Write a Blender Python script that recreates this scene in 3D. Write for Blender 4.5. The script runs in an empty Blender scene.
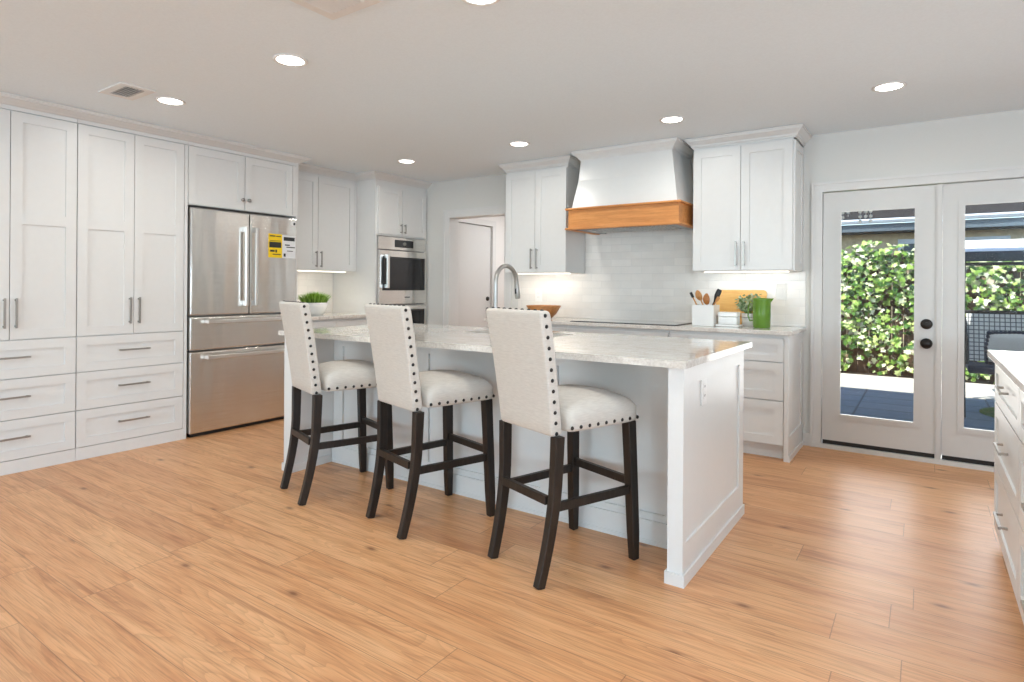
import bpy, bmesh, math, random
from mathutils import Vector, Matrix, noise
random.seed(7)
sc = bpy.context.scene
COL = sc.collection
R = math.radians
PI = math.pi
# ---------------------------------------------------------------- camera, sky, sun, exposure
CEIL = 2.395
FAR = 5.12          # face of the wall with the hood and the french doors
LEFT = -5.40        # face of the wall behind the pantry
cam_d = bpy.data.cameras.new('camera'); cam = bpy.data.objects.new('camera', cam_d); COL.objects.link(cam)
cam.matrix_world = (Matrix.Translation((0, 0, 1.205)) @ Matrix.Rotation(R(34.54), 4, 'Z')
                    @ Matrix.Rotation(R(90), 4, 'X') @ Matrix.Rotation(R(0.4), 4, 'Z'))
cam_d.sensor_width = 36; cam_d.lens = 598.8 / 1024 * 36; cam_d.shift_y = (287.5 - 341) / 1024
cam_d.clip_start = 0.03
sc.camera = cam
sc.view_settings.view_transform = 'Standard'; sc.view_settings.look = 'None'
sc.view_settings.exposure = 0.08; sc.view_settings.gamma = 1.0; sc.view_settings.use_curve_mapping = False
W = bpy.data.worlds.new('sky'); sc.world = W; W.use_nodes = True
nt = W.node_tree; bg = nt.nodes['Background']
sky = nt.nodes.new('ShaderNodeTexSky'); sky.sky_type = 'NISHITA'; sky.sun_disc = False
sky.sun_elevation = R(52); sky.sun_rotation = R(200); sky.air_density = 1.0; sky.dust_density = 0.6
nt.links.new(sky.outputs[0], bg.inputs[0]); bg.inputs[1].default_value = 0.36
sun_d = bpy.data.lights.new('sun', 'SUN'); sun_d.energy = 7.0; sun_d.angle = R(0.6); sun_d.color = (1, .95, .87)
sun = bpy.data.objects.new('sun', sun_d); COL.objects.link(sun)
sun.rotation_euler = Vector((0.28, 0.70, -1.0)).to_track_quat('-Z', 'Y').to_euler()
def area(name, loc, aim, sx, sy, power, color, shape='RECTANGLE', spread=180):
    d = bpy.data.lights.new(name, 'AREA'); d.shape = shape; d.size = sx; d.size_y = sy; d.energy = power; d.color = color
    d.spread = R(spread)
    o = bpy.data.objects.new(name, d); COL.objects.link(o); o.location = loc
    o.rotation_euler = Vector(aim).to_track_quat('-Z', 'Y').to_euler()
    return o
# lamps added at unseen windows, tilted up to brighten ceiling, and outside french doors
GROUND, RIGHT = (.60, .83, 1.0), (.72, .82, 1.0)
for nm_, loc_, aim_, p_, w_, c_ in (('near_window_one', (-3.0, -3.9, 1.35), (0, 1, 1.2), 118, 2.2, GROUND), ('near_window_two', (2.55, -3.9, 1.35), (-.25, 1, 1.4), 175, 1.7, GROUND),
                                ('french_door', (.1, 5.42, 1.05), (0, -1, -.25), 27, 1.45, (1, .98, .97)),  # added lamp outside the glass, brightening floor and island end
                                ('right_window', (3.55, .2, 1.35), (-1, 0, 1.2), 93, 2.6, RIGHT)):
    area('daylight_fill_' + nm_, loc_, aim_, w_, 1.7, p_, c_)

# ---------------------------------------------------------------- node helpers and materials
def new_mat(name):
    m = bpy.data.materials.new(name); m.use_nodes = True
    return m, m.node_tree, m.node_tree.nodes['Principled BSDF']
def nd(t, typ, **kw):
    n = t.nodes.new(typ)
    for k, v in kw.items(): setattr(n, k, v)
    return n
def lk(t, a, b): t.links.new(a, b)
def mth(t, op, a, b=None, c=None):
    n = t.nodes.new('ShaderNodeMath'); n.operation = op
    for i, v in enumerate((a, b, c)):
        if v is None: continue
        if isinstance(v, (int, float)): n.inputs[i].default_value = v
        else: t.links.new(v, n.inputs[i])
    return n.outputs[0]
def ramp(t, fac, stops, interp='LINEAR'):
    n = t.nodes.new('ShaderNodeValToRGB'); n.color_ramp.interpolation = interp
    e = n.color_ramp.elements
    while len(e) > len(stops): e.remove(e[-1])
    while len(e) < len(stops): e.new(.5)
    for x, (p, c) in zip(e, stops): x.position = p; x.color = (*c, 1)
    t.links.new(fac, n.inputs[0]); return n.outputs[0]
def mixc(t, fac, a, b, mode='MIX'):
    n = t.nodes.new('ShaderNodeMix'); n.data_type = 'RGBA'; n.blend_type = mode
    for i, v in ((0, fac), (6, a), (7, b)):
        if isinstance(v, (int, float)): n.inputs[i].default_value = v
        elif isinstance(v, tuple): n.inputs[i].default_value = (*v, 1)
        else: t.links.new(v, n.inputs[i])
    return n.outputs[2]
def comb(t, x, y, z=0.0):
    n = t.nodes.new('ShaderNodeCombineXYZ')
    for i, v in enumerate((x, y, z)):
        if isinstance(v, (int, float)): n.inputs[i].default_value = v
        else: t.links.new(v, n.inputs[i])
    return n.outputs[0]
def noi(t, vec, scale, detail=3, rough=.5, dist=0):
    n = t.nodes.new('ShaderNodeTexNoise'); n.inputs['Scale'].default_value = scale; n.inputs['Detail'].default_value = detail
    n.inputs['Roughness'].default_value = rough; n.inputs['Distortion'].default_value = dist
    if vec is not None: t.links.new(vec, n.inputs['Vector'])
    return n.outputs[0]
def bump(t, b, h, strength, dist=.01):
    n = t.nodes.new('ShaderNodeBump'); n.inputs['Strength'].default_value = strength; n.inputs['Distance'].default_value = dist
    t.links.new(h, n.inputs['Height']); t.links.new(n.outputs[0], b.inputs['Normal'])
def s2l(r, g, b):
    f = lambda v: (v / 255 / 12.92) if v / 255 <= .04045 else ((v / 255 + .055) / 1.055) ** 2.4
    return (f(r), f(g), f(b))
M = {}
def simple(key, col, rough=.5, metal=0, nscale=60, nstr=.05, var=.03, coat=0, spec=.5):
    m, t, b = new_mat(key)
    tc = nd(t, 'ShaderNodeTexCoord'); n = noi(t, tc.outputs['Object'], nscale, 3)
    c1 = tuple(v * (1 - var) for v in col); c2 = tuple(min(1, v * (1 + var)) for v in col)
    lk(t, ramp(t, n, [(.3, c1), (.7, c2)]), b.inputs['Base Color'])
    b.inputs['Roughness'].default_value = rough; b.inputs['Metallic'].default_value = metal
    b.inputs['Coat Weight'].default_value = coat; b.inputs['Specular IOR Level'].default_value = spec
    if nstr: bump(t, b, n, nstr, .002)
    M[key] = m; return m
simple('cabinet_paint', (.765, .76, .742), .32, nscale=25, nstr=.02, var=.008)
simple('trim_paint', (.715, .705, .685), .35, nscale=25, nstr=.02, var=.008)
simple('door_paint', (.66, .652, .632), .38, nscale=25, nstr=.02, var=.008)
simple('wall_paint', (.70, .69, .655), .7, nscale=220, nstr=.08, var=.012)
simple('hall_paint', (.80, .78, .75), .7, nscale=220, nstr=.08, var=.012)
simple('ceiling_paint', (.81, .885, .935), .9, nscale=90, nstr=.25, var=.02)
simple('brushed_nickel', (.42, .41, .39), .36, 1, 140, .03, .05)
simple('satin_steel', (.80, .79, .77), .33, 1, 140, .02, .03)
simple('chrome', (.72, .71, .69), .12, 1, 140, .01, .03)
simple('dark_bronze', (.03, .026, .024), .35, .6, 100, .05, .1)
simple('black_plastic', (.012, .012, .013), .4, 0, 80, .03, .1)
simple('black_glass', (.02, .02, .022), .06, 0, 30, .0, .1)
simple('cooktop_glass', (.33, .32, .31), .05, 0, 30, .0, .02, .6)  # grey base colour stands in for bright tile reflected in the glass
simple('vent_gray', (.42, .44, .46), .6, 0, 40, .0, .03)
simple('white_ceramic', (.82, .81, .79), .18, 0, 12, .03, .01, .3)
simple('white_plastic', (.84, .83, .81), .35, 0, 30, .01, .01)
simple('white_metal', (.78, .77, .75), .45, 0, 30, .01, .02)
simple('sticker_yellow', s2l(250, 212, 20), .5, 0, 20, .0, .03)
simple('sticker_white', (.82, .82, .82), .5, 0, 20, .0, .02)
simple('print_black', (.03, .03, .03), .6, 0, 20, .0, .1)
simple('green_glaze', s2l(98, 140, 42), .18, 0, 9, .02, .08, .4)
simple('soil', (.04, .028, .02), .95, 0, 60, .5, .3)
simple('twine', (.05, .05, .045), .8, 0, 60, .2, .2)
simple('filter_metal', (.33, .33, .34), .35, 1, 90, .1, .2)
simple('concrete', (.66, .62, .55), .9, 0, 7, .2, .08)
simple('navy_fabric', (.018, .03, .065), .85, 0, 90, .2, .2)
simple('white_fabric', (.88, .88, .87), .9, 0, 90, .2, .03)
simple('black_metal', (.015, .015, .017), .45, .3, 50, .05, .1)
simple('roof_shingle', (.014, .011, .010), .95, 0, 14, .5, .3)
simple('slate_paint', (.075, .10, .12), .6, 0, 20, .05, .08)
simple('gutter_paint', (.62, .68, .74), .5, 0, 20, .02, .05)
simple('tan_siding', (.60, .49, .32), .8, 0, 12, .1, .12)
simple('fence_wood', (.10, .06, .04), .9, 0, 9, .3, .3)
simple('patio_white', (.66, .66, .65), .8, 0, 14, .05, .03)
simple('stem_brown', (.14, .09, .05), .9, 0, 30, .2, .2)
def emis(key, col, s):
    m, t, b = new_mat(key); tc = nd(t, 'ShaderNodeTexCoord'); n = noi(t, tc.outputs['Object'], 20)
    lk(t, ramp(t, n, [(0, col), (1, tuple(min(1, v * 1.02) for v in col))]), b.inputs['Emission Color'])
    b.inputs['Base Color'].default_value = (.8, .8, .8, 1); b.inputs['Emission Strength'].default_value = s; M[key] = m
emis('lamp_glow', (1, .96, .9), 9.0)
emis('strip_glow', (1, .9, .75), 2.0)
emis('display_glow', (.6, .8, 1), .25)
# glass pane: clear, mirror-like at grazing angles
m, t, b = new_mat('pane_glass'); out = t.nodes['Material Output']
tr = nd(t, 'ShaderNodeBsdfTransparent'); tr.inputs[0].default_value = (.96, .975, .97, 1)
gl = nd(t, 'ShaderNodeBsdfGlossy'); gl.inputs['Roughness'].default_value = .01
fr = nd(t, 'ShaderNodeFresnel'); fr.inputs[0].default_value = 1.45; mx = nd(t, 'ShaderNodeMixShader')
lk(t, fr.outputs[0], mx.inputs[0]); lk(t, tr.outputs[0], mx.inputs[1]); lk(t, gl.outputs[0], mx.inputs[2]); lk(t, mx.outputs[0], out.inputs[0])
M['pane_glass'] = m
# oak plank floor, planks along X
m, t, b = new_mat('oak_planks'); g = nd(t, 'ShaderNodeNewGeometry'); sp = nd(t, 'ShaderNodeSeparateXYZ'); lk(t, g.outputs['Position'], sp.inputs[0])
PW, PL = .1955, 1.52
yr = mth(t, 'DIVIDE', mth(t, 'ADD', sp.outputs[1], -.766 + 10 * PW), PW); row = mth(t, 'FLOOR', yr)
wn = nd(t, 'ShaderNodeTexWhiteNoise', noise_dimensions='1D'); lk(t, row, wn.inputs['W'])
xr = mth(t, 'ADD', mth(t, 'DIVIDE', sp.outputs[0], PL), mth(t, 'MULTIPLY', wn.outputs[0], 7.31)); pl = mth(t, 'FLOOR', xr)
w2 = nd(t, 'ShaderNodeTexWhiteNoise', noise_dimensions='2D'); lk(t, comb(t, row, pl), w2.inputs['Vector']); pid = w2.outputs[0]
gx = mth(t, 'ADD', sp.outputs[0], mth(t, 'MULTIPLY', pid, 53.0)); gy = mth(t, 'ADD', sp.outputs[1], mth(t, 'MULTIPLY', pid, 31.0))
broad = noi(t, comb(t, mth(t, 'MULTIPLY', gx, .9), mth(t, 'MULTIPLY', gy, 9.0)), 1.6, 4, .55, .8)
rings = mth(t, 'FRACT', mth(t, 'MULTIPLY', noi(t, comb(t, mth(t, 'MULTIPLY', gx, .55), mth(t, 'MULTIPLY', gy, 6.5)), 1.0, 2, .4, .5), 26.0))
fine = noi(t, comb(t, mth(t, 'MULTIPLY', gx, 2.2), mth(t, 'MULTIPLY', gy, 75.0)), 2.0, 5, .6)
base = ramp(t, pid, [(0, s2l(198, 136, 92)), (.35, s2l(228, 170, 120)), (.7, s2l(216, 154, 105)), (1, s2l(238, 184, 133))])
c = mixc(t, .55, base, ramp(t, broad, [(.26, s2l(168, 104, 62)), (.44, s2l(216, 158, 110)), (.72, s2l(238, 190, 142))]))
c = mixc(t, mth(t, 'MULTIPLY', mth(t, 'POWER', rings, 2.5), .26), c, s2l(152, 100, 62))
c = mixc(t, .62, c, ramp(t, fine, [(.34, (.60, .55, .50)), (.52, (1, 1, 1))]), 'MULTIPLY')
stk = ramp(t, noi(t, comb(t, mth(t, 'MULTIPLY', gx, 1.1), mth(t, 'MULTIPLY', gy, 34.0)), 1.0, 3, .55, .3), [(.60, (0, 0, 0)), (.70, (1, 1, 1))])
c = mixc(t, mth(t, 'MULTIPLY', stk, .55), c, s2l(158, 96, 56))
vo = nd(t, 'ShaderNodeTexVoronoi', feature='F1', voronoi_dimensions='2D'); vo.inputs['Scale'].default_value = 1.0
lk(t, comb(t, mth(t, 'MULTIPLY', gx, 1.0), mth(t, 'MULTIPLY', gy, 2.2)), vo.inputs['Vector'])
kn = ramp(t, vo.outputs['Distance'], [(.010, (1, 1, 1)), (.030, (.35, .35, .35)), (.055, (0, 0, 0))])
c = mixc(t, mth(t, 'MULTIPLY', kn, .75), c, s2l(104, 52, 22))
fy = mth(t, 'FRACT', yr); fx = mth(t, 'FRACT', xr)
ey = mth(t, 'MINIMUM', fy, mth(t, 'SUBTRACT', 1.0, fy)); ex = mth(t, 'MINIMUM', fx, mth(t, 'SUBTRACT', 1.0, fx))
seam = mth(t, 'MAXIMUM', mth(t, 'LESS_THAN', ey, .0075), mth(t, 'LESS_THAN', ex, .0011))
c = mixc(t, mth(t, 'MULTIPLY', seam, .5), c, s2l(96, 60, 38)); lk(t, c, b.inputs['Base Color'])
lk(t, ramp(t, fine, [(.2, (.40, .40, .40)), (.8, (.30, .30, .30))]), b.inputs['Roughness'])
bump(t, b, mth(t, 'SUBTRACT', fine, mth(t, 'MULTIPLY', seam, 1.5)), .08, .003); b.inputs['Specular IOR Level'].default_value = .42
M['oak_planks'] = m
# pale quartzite
m, t, b = new_mat('quartzite'); g = nd(t, 'ShaderNodeNewGeometry')
mp = nd(t, 'ShaderNodeMapping'); lk(t, g.outputs['Position'], mp.inputs[0]); mp.inputs['Scale'].default_value = (1, 2.6, 1.8); mp.inputs['Rotation'].default_value = (0, 0, R(22))
n1 = noi(t, mp.outputs[0], 1.7, 7, .62, 1.6); n2 = noi(t, mp.outputs[0], 9, 6, .7, .6); n3 = noi(t, g.outputs['Position'], 95, 3, .6)
c = ramp(t, n1, [(.30, (.50, .42, .34)), (.42, (.82, .76, .68)), (.50, (.62, .57, .51)), (.56, (.86, .81, .74)), (.72, (.76, .70, .63))])
c = mixc(t, .45, c, ramp(t, n2, [(.34, (.42, .34, .28)), (.5, (.80, .75, .68)), (.7, (.90, .87, .81))]))
c = mixc(t, .35, c, ramp(t, n3, [(.35, (.5, .47, .44)), (.6, (.85, .83, .8))]))
lk(t, c, b.inputs['Base Color']); b.inputs['Roughness'].default_value = .06; M['quartzite'] = m
# glazed handmade tile
def tile(key, ax):
    m, t, b = new_mat(key); g = nd(t, 'ShaderNodeNewGeometry'); sp = nd(t, 'ShaderNodeSeparateXYZ'); lk(t, g.outputs['Position'], sp.inputs[0])
    br = nd(t, 'ShaderNodeTexBrick'); v = comb(t, sp.outputs[ax], sp.outputs[2]); lk(t, v, br.inputs['Vector'])
    br.inputs['Scale'].default_value = 1; br.inputs['Brick Width'].default_value = .20; br.inputs['Row Height'].default_value = .067
    br.inputs['Mortar Size'].default_value = .0018; br.inputs['Mortar Smooth'].default_value = .3; br.offset = .5
    br.inputs['Color1'].default_value = (.78, .745, .70, 1); br.inputs['Color2'].default_value = (.88, .845, .80, 1); br.inputs['Mortar'].default_value = (.72, .705, .68, 1)
    n = noi(t, v, 9, 4, .6); c = mixc(t, .3, br.outputs[0], ramp(t, n, [(.3, (.78, .745, .70)), (.7, (.90, .865, .82))])); lk(t, c, b.inputs['Base Color'])
    b.inputs['Roughness'].default_value = .16
    h = mth(t, 'SUBTRACT', mth(t, 'MULTIPLY', noi(t, v, 14, 2, .5), .8), br.outputs['Fac']); bump(t, b, h, .35, .006); M[key] = m
tile('tile_far', 0); tile('tile_left', 1)
# brushed stainless
def steel(key, axis):
    m, t, b = new_mat(key); tc = nd(t, 'ShaderNodeTexCoord'); mp = nd(t, 'ShaderNodeMapping'); lk(t, tc.outputs['Object'], mp.inputs[0])
    s = [260, 260, 260]; s[axis] = 2.0; mp.inputs['Scale'].default_value = s
    n = noi(t, mp.outputs[0], 1, 3); lk(t, ramp(t, n, [(.3, (.68, .66, .63)), (.7, (.76, .745, .72))]), b.inputs['Base Color'])
    mw = nd(t, 'ShaderNodeMapping'); lk(t, tc.outputs['Object'], mw.inputs[0]); mw.inputs['Scale'].default_value = (1.5, 6, .9); wob = noi(t, mw.outputs[0], 1.0, 1)
    b.inputs['Metallic'].default_value = 1; lk(t, ramp(t, n, [(.3, (.20, .20, .20)), (.7, (.26, .26, .26))]), b.inputs['Roughness'])
    bump(t, b, mth(t, 'ADD', mth(t, 'MULTIPLY', n, .02), wob), .45, .02)
    tg = nd(t, 'ShaderNodeTangent', direction_type='RADIAL', axis='Z'); lk(t, tg.outputs[0], b.inputs['Tangent']); b.inputs['Anisotropic'].default_value = .8; b.inputs['Anisotropic Rotation'].default_value = .25
    M[key] = m
steel('stainless', 1)
# wood helper
def wood(key, c1, c2, c3, axis=0, sc_=14, rough=.45):
    m, t, b = new_mat(key); tc = nd(t, 'ShaderNodeTexCoord'); mp = nd(t, 'ShaderNodeMapping'); lk(t, tc.outputs['Object'], mp.inputs[0])
    s = [sc_] * 3; s[axis] = sc_ * .08; mp.inputs['Scale'].default_value = s
    n = noi(t, mp.outputs[0], 2.2, 6, .6, .6); f = noi(t, mp.outputs[0], 14, 3, .6)
    c = mixc(t, .3, ramp(t, n, [(.3, c1), (.5, c2), (.7, c3)]), ramp(t, f, [(.3, c1), (.7, c3)])); lk(t, c, b.inputs['Base Color'])
    b.inputs['Roughness'].default_value = rough; bump(t, b, f, .06, .002); M[key] = m
wood('hood_oak', s2l(190, 122, 62), s2l(214, 144, 78), s2l(226, 160, 96), 0, 16)
wood('espresso_wood', (.006, .004, .003), (.015, .010, .007), (.032, .022, .016), 2, 22, .42)
wood('board_wood', s2l(226, 170, 92), s2l(240, 188, 110), s2l(246, 204, 132), 0, 14)
wood('bowl_wood', s2l(150, 92, 44), s2l(178, 114, 58), s2l(200, 138, 76), 0, 18, .35)
wood('spoon_wood', s2l(176, 116, 62), s2l(198, 140, 82), s2l(214, 160, 100), 2, 20)
# linen
m, t, b = new_mat('linen'); tc = nd(t, 'ShaderNodeTexCoord')
a1 = nd(t, 'ShaderNodeTexWave'); a1.bands_direction = 'X'; a1.inputs['Scale'].default_value = 210; a1.inputs['Distortion'].default_value = 1.5
a2 = nd(t, 'ShaderNodeTexWave'); a2.bands_direction = 'Z'; a2.inputs['Scale'].default_value = 210; a2.inputs['Distortion'].default_value = 1.5
lk(t, tc.outputs['Object'], a1.inputs[0]); lk(t, tc.outputs['Object'], a2.inputs[0])
mp = nd(t, 'ShaderNodeMapping'); lk(t, tc.outputs['Object'], mp.inputs[0]); mp.inputs['Scale'].default_value = (30, 30, 240)
sl = noi(t, mp.outputs[0], 1, 3)
lk(t, ramp(t, sl, [(.3, (.60, .555, .50)), (.7, (.68, .635, .575))]), b.inputs['Base Color']); b.inputs['Roughness'].default_value = .9
b.inputs['Sheen Weight'].default_value = .15
bump(t, b, mth(t, 'ADD', mth(t, 'ADD', a1.outputs[1], a2.outputs[1]), sl), .12, .002); M['linen'] = m
# leaf materials with a different tint for every leaf
def leafm(key, stops, rough=.45, trans=.25):
    m, t, b = new_mat(key); g = nd(t, 'ShaderNodeNewGeometry')
    lk(t, ramp(t, g.outputs['Random Per Island'], stops), b.inputs['Base Color']); b.inputs['Roughness'].default_value = rough
    b.inputs['Transmission Weight'].default_value = 0; b.inputs['Subsurface Weight'].default_value = 0
    tl = nd(t, 'ShaderNodeBsdfTranslucent'); mx = nd(t, 'ShaderNodeMixShader'); mx.inputs[0].default_value = trans
    lk(t, ramp(t, g.outputs['Random Per Island'], stops), tl.inputs[0]); out = t.nodes['Material Output']
    lk(t, b.outputs[0], mx.inputs[1]); lk(t, tl.outputs[0], mx.inputs[2]); lk(t, mx.outputs[0], out.inputs[0]); M[key] = m
leafm('ivy_leaf', [(0, (.02, .055, .012)), (.25, (.07, .17, .025)), (.5, (.22, .38, .06)), (.72, (.50, .62, .18)), (.88, (.80, .84, .52)), (.95, (.86, .86, .70)), (1, (.30, .19, .11))], .30, .14)  # darkest and palest tints put shade and sun highlights into the leaf colour
leafm('grass_blade', [(0, (.06, .17, .01)), (.5, (.16, .34, .03)), (1, (.36, .52, .10))])
leafm('herb_leaf', [(0, (.16, .26, .12)), (.5, (.36, .46, .28)), (1, (.62, .68, .52))])
leafm('turf_blade', [(0, (.03, .08, .01)), (1, (.08, .17, .03))])
# pavers
m, t, b = new_mat('pavers'); g = nd(t, 'ShaderNodeNewGeometry')
br = nd(t, 'ShaderNodeTexBrick'); br.offset = 0; lk(t, g.outputs['Position'], br.inputs['Vector'])
br.inputs['Scale'].default_value = 1; br.inputs['Brick Width'].default_value = .6; br.inputs['Row Height'].default_value = .42; br.inputs['Mortar Size'].default_value = .012
br.inputs['Color1'].default_value = (.17, .22, .27, 1); br.inputs['Color2'].default_value = (.23, .28, .33, 1); br.inputs['Mortar'].default_value = (.09, .10, .12, 1)
lk(t, mixc(t, .25, br.outputs[0], ramp(t, noi(t, g.outputs['Position'], 16, 5), [(.3, (.12, .16, .20)), (.7, (.30, .34, .38))])), b.inputs['Base Color']); b.inputs['Roughness'].default_value = .8
M['pavers'] = m
# woven mesh of the swing: grid
m, t, b = new_mat('woven_mesh'); tc = nd(t, 'ShaderNodeTexCoord'); br = nd(t, 'ShaderNodeTexBrick'); br.offset = 0
mp = nd(t, 'ShaderNodeMapping'); mp.inputs['Rotation'].default_value = (R(90), 0, 0); lk(t, tc.outputs['Object'], mp.inputs[0]); lk(t, mp.outputs[0], br.inputs['Vector'])
br.inputs['Scale'].default_value = 1; br.inputs['Brick Width'].default_value = .045; br.inputs['Row Height'].default_value = .045; br.inputs['Mortar Size'].default_value = .005
br.inputs['Color1'].default_value = (.78, .80, .82, 1); br.inputs['Color2'].default_value = (.86, .87, .88, 1); br.inputs['Mortar'].default_value = (.16, .18, .20, 1)
lk(t, br.outputs[0], b.inputs['Base Color']); b.inputs['Roughness'].default_value = .8; M['woven_mesh'] = m

# ---------------------------------------------------------------- mesh helpers
class MB:
    def __init__(s): s.v = []; s.f = []; s.sm = []
    def add(s, vs, fs, smooth=False):
        o = len(s.v); s.v += [tuple(v) for v in vs]; s.f += [tuple(i + o for i in f) for f in fs]; s.sm += [smooth] * len(fs); return s
    def box(s, x0, y0, z0, x1, y1, z1):
        x0, x1 = sorted((x0, x1)); y0, y1 = sorted((y0, y1)); z0, z1 = sorted((z0, z1))
        return s.add([(x0, y0, z0), (x1, y0, z0), (x1, y1, z0), (x0, y1, z0), (x0, y0, z1), (x1, y0, z1), (x1, y1, z1), (x0, y1, z1)],
                     [(0, 3, 2, 1), (4, 5, 6, 7), (0, 1, 5, 4), (1, 2, 6, 5), (2, 3, 7, 6), (3, 0, 4, 7)])
    def loft(s, rings, cap=True, smooth=False, closed=True):
        n = len(rings[0]); vs = [p for r in rings for p in r]; fs = []
        for k in range(len(rings) - 1):
            for i in range(n if closed else n - 1):
                j = (i + 1) % n; fs.append((k * n + i, k * n + j, (k + 1) * n + j, (k + 1) * n + i))
        s.add(vs, fs, smooth)
        if cap:
            s.add(rings[0], [tuple(range(n - 1, -1, -1))]); s.add(rings[-1], [tuple(range(n))])
        return s
    def tube(s, pts, rad, n=12, cap=True, smooth=True):
        pts = [Vector(p) for p in pts]; rads = rad if isinstance(rad, (list, tuple)) else [rad] * len(pts)
        rings = []; ref = None
        for i, p in enumerate(pts):
            d = (pts[min(i + 1, len(pts) - 1)] - pts[max(i - 1, 0)]).normalized()
            if ref is None: ref = d.orthogonal().normalized()
            a = (ref - d * ref.dot(d)).normalized(); ref = a; bb = d.cross(a)
            rings.append([p + (a * math.cos(2 * PI * k / n) + bb * math.sin(2 * PI * k / n)) * rads[i] for k in range(n)])
        return s.loft(rings, cap, smooth)
    def bar(s, pts, ws, hs, side):
        """square bar along pts; side = horizontal width direction"""
        pts = [Vector(p) for p in pts]; side = Vector(side).normalized(); rings = []
        for i, p in enumerate(pts):
            d = (pts[min(i + 1, len(pts) - 1)] - pts[max(i - 1, 0)]).normalized(); u = d.cross(side).normalized()
            w = (ws[i] if isinstance(ws, (list, tuple)) else ws) / 2; h = (hs[i] if isinstance(hs, (list, tuple)) else hs) / 2
            rings.append([p + side * w + u * h, p - side * w + u * h, p - side * w - u * h, p + side * w - u * h])
        return s.loft(rings)
    def lathe(s, c, prof, n=32, smooth=True, axis='Z'):
        rings = []
        for r, z in prof:
            ring = []
            for k in range(n):
                a = 2 * PI * k / n; x, y = r * math.cos(a), r * math.sin(a)
                q = {'Z': (x, y, z), 'X': (z, x, y), 'Y': (y, z, x)}[axis]
                ring.append((c[0] + q[0], c[1] + q[1], c[2] + q[2]))
            rings.append(ring)
        return s.loft(rings, True, smooth)
    def sphere(s, c, r, n=10, m=6, sz=1.0):
        return s.lathe(c, [(max(1e-4, r * math.sin(PI * k / m)), -r * sz * math.cos(PI * k / m)) for k in range(m + 1)], n)
def bevelled(mb, w=.004, seg=2):
    bm = bmesh.new(); vs = [bm.verts.new(v) for v in mb.v]
    for f in mb.f:
        try: bm.faces.new([vs[i] for i in f])
        except ValueError: pass
    bmesh.ops.remove_doubles(bm, verts=bm.verts, dist=1e-6)
    bmesh.ops.recalc_face_normals(bm, faces=bm.faces)
    es = [e for e in bm.edges if len(e.link_faces) == 2 and e.calc_face_angle(0) > R(30)]
    bmesh.ops.bevel(bm, geom=es, offset=w, segments=seg, profile=.5, affect='EDGES', clamp_overlap=True)
    out = MB(); bm.verts.index_update(); out.v = [tuple(v.co) for v in bm.verts]; out.f = [tuple(v.index for v in f.verts) for f in bm.faces]; out.sm = [False] * len(out.f)
    bm.free(); return out
def root_of(o):
    while o.parent: o = o.parent
    return o
def obj(name, mb, mat, parent=None, local=False, bev=0, seg=2):
    if bev: mb = bevelled(mb, bev, seg)
    off = (0, 0, 0)
    if parent is not None and not local: off = tuple(root_of(parent).location)
    me = bpy.data.meshes.new(name); me.from_pydata([(v[0] - off[0], v[1] - off[1], v[2] - off[2]) for v in mb.v], [], mb.f)
    me.polygons.foreach_set('use_smooth', mb.sm); me.validate(); me.update()
    bm = bmesh.new(); bm.from_mesh(me); bmesh.ops.recalc_face_normals(bm, faces=bm.faces); bm.to_mesh(me); bm.free()
    me.materials.append(M[mat]); o = bpy.data.objects.new(name, me); COL.objects.link(o)
    if parent is not None: o.parent = parent
    return o
def tag(o, label, cat, group=None, kind=None):
    o['label'] = label; o['category'] = cat
    if group: o['group'] = group
    if kind: o['kind'] = kind
    return o
def thing(name, label, cat, loc=(0, 0, 0), rotz=0, group=None):
    o = bpy.data.objects.new(name, None); COL.objects.link(o); o.empty_display_size = .1
    o.location = loc; o.rotation_euler = (0, 0, rotz); return tag(o, label, cat, group)
def struct(name, mb, mat, parent=None, label=None, bev=0):
    o = obj(name, mb, mat, parent, bev=bev)
    if parent is None: o['kind'] = 'structure'
    if label: o['label'] = label
    return o
def sroot(name, loc, label=None):
    o = bpy.data.objects.new(name, None); COL.objects.link(o); o.location = loc; o['kind'] = 'structure'
    if label: o['label'] = label
    return o
def copy_tree(o, parent=None):
    c = o.copy(); COL.objects.link(c); c.parent = parent
    for ch in list(o.children): copy_tree(ch, c)
    return c
# a face basis: point(u, n, z) where u runs to the right seen from the room and n stands out of the face
class Face:
    def __init__(s, ax, plane): s.ax = ax; s.pl = plane
    def p(s, u, n, z):
        if s.ax == 'L': return (s.pl + n, u, z)       # faces +X
        if s.ax == 'F': return (u, s.pl - n, z)       # faces -Y
        if s.ax == 'R': return (s.pl - n, u, z)       # faces -X
        if s.ax == 'E': return (s.pl + n, u, z)
    def box(s, mb, u0, n0, z0, u1, n1, z1):
        a, b = s.p(u0, n0, z0), s.p(u1, n1, z1); return mb.box(*a, *b)
    def frame(s, mb, u0, z0, u1, z1, rail, t=.02, rec=.009, mids=(), sides=None):
        """shaker front: frame with a recessed panel, optional middle rails (z0,z1)"""
        rl, rr, rb, rt = sides or (rail,) * 4
        zs = [z0 + rb]
        for a, b_ in mids: zs += [a, b_]
        zs.append(z1 - rt)
        s.box(mb, u0, 0, z0, u0 + rl, t, z1); s.box(mb, u1 - rr, 0, z0, u1, t, z1)
        s.box(mb, u0 + rl, 0, z0, u1 - rr, t, zs[0]); s.box(mb, u0 + rl, 0, zs[-1], u1 - rr, t, z1)
        for a, b_ in mids: s.box(mb, u0 + rl, 0, a, u1 - rr, t, b_)
        for i in range(0, len(zs), 2): s.box(mb, u0 + rl, 0, zs[i], u1 - rr, t - rec, zs[i + 1])
        return mb
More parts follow.
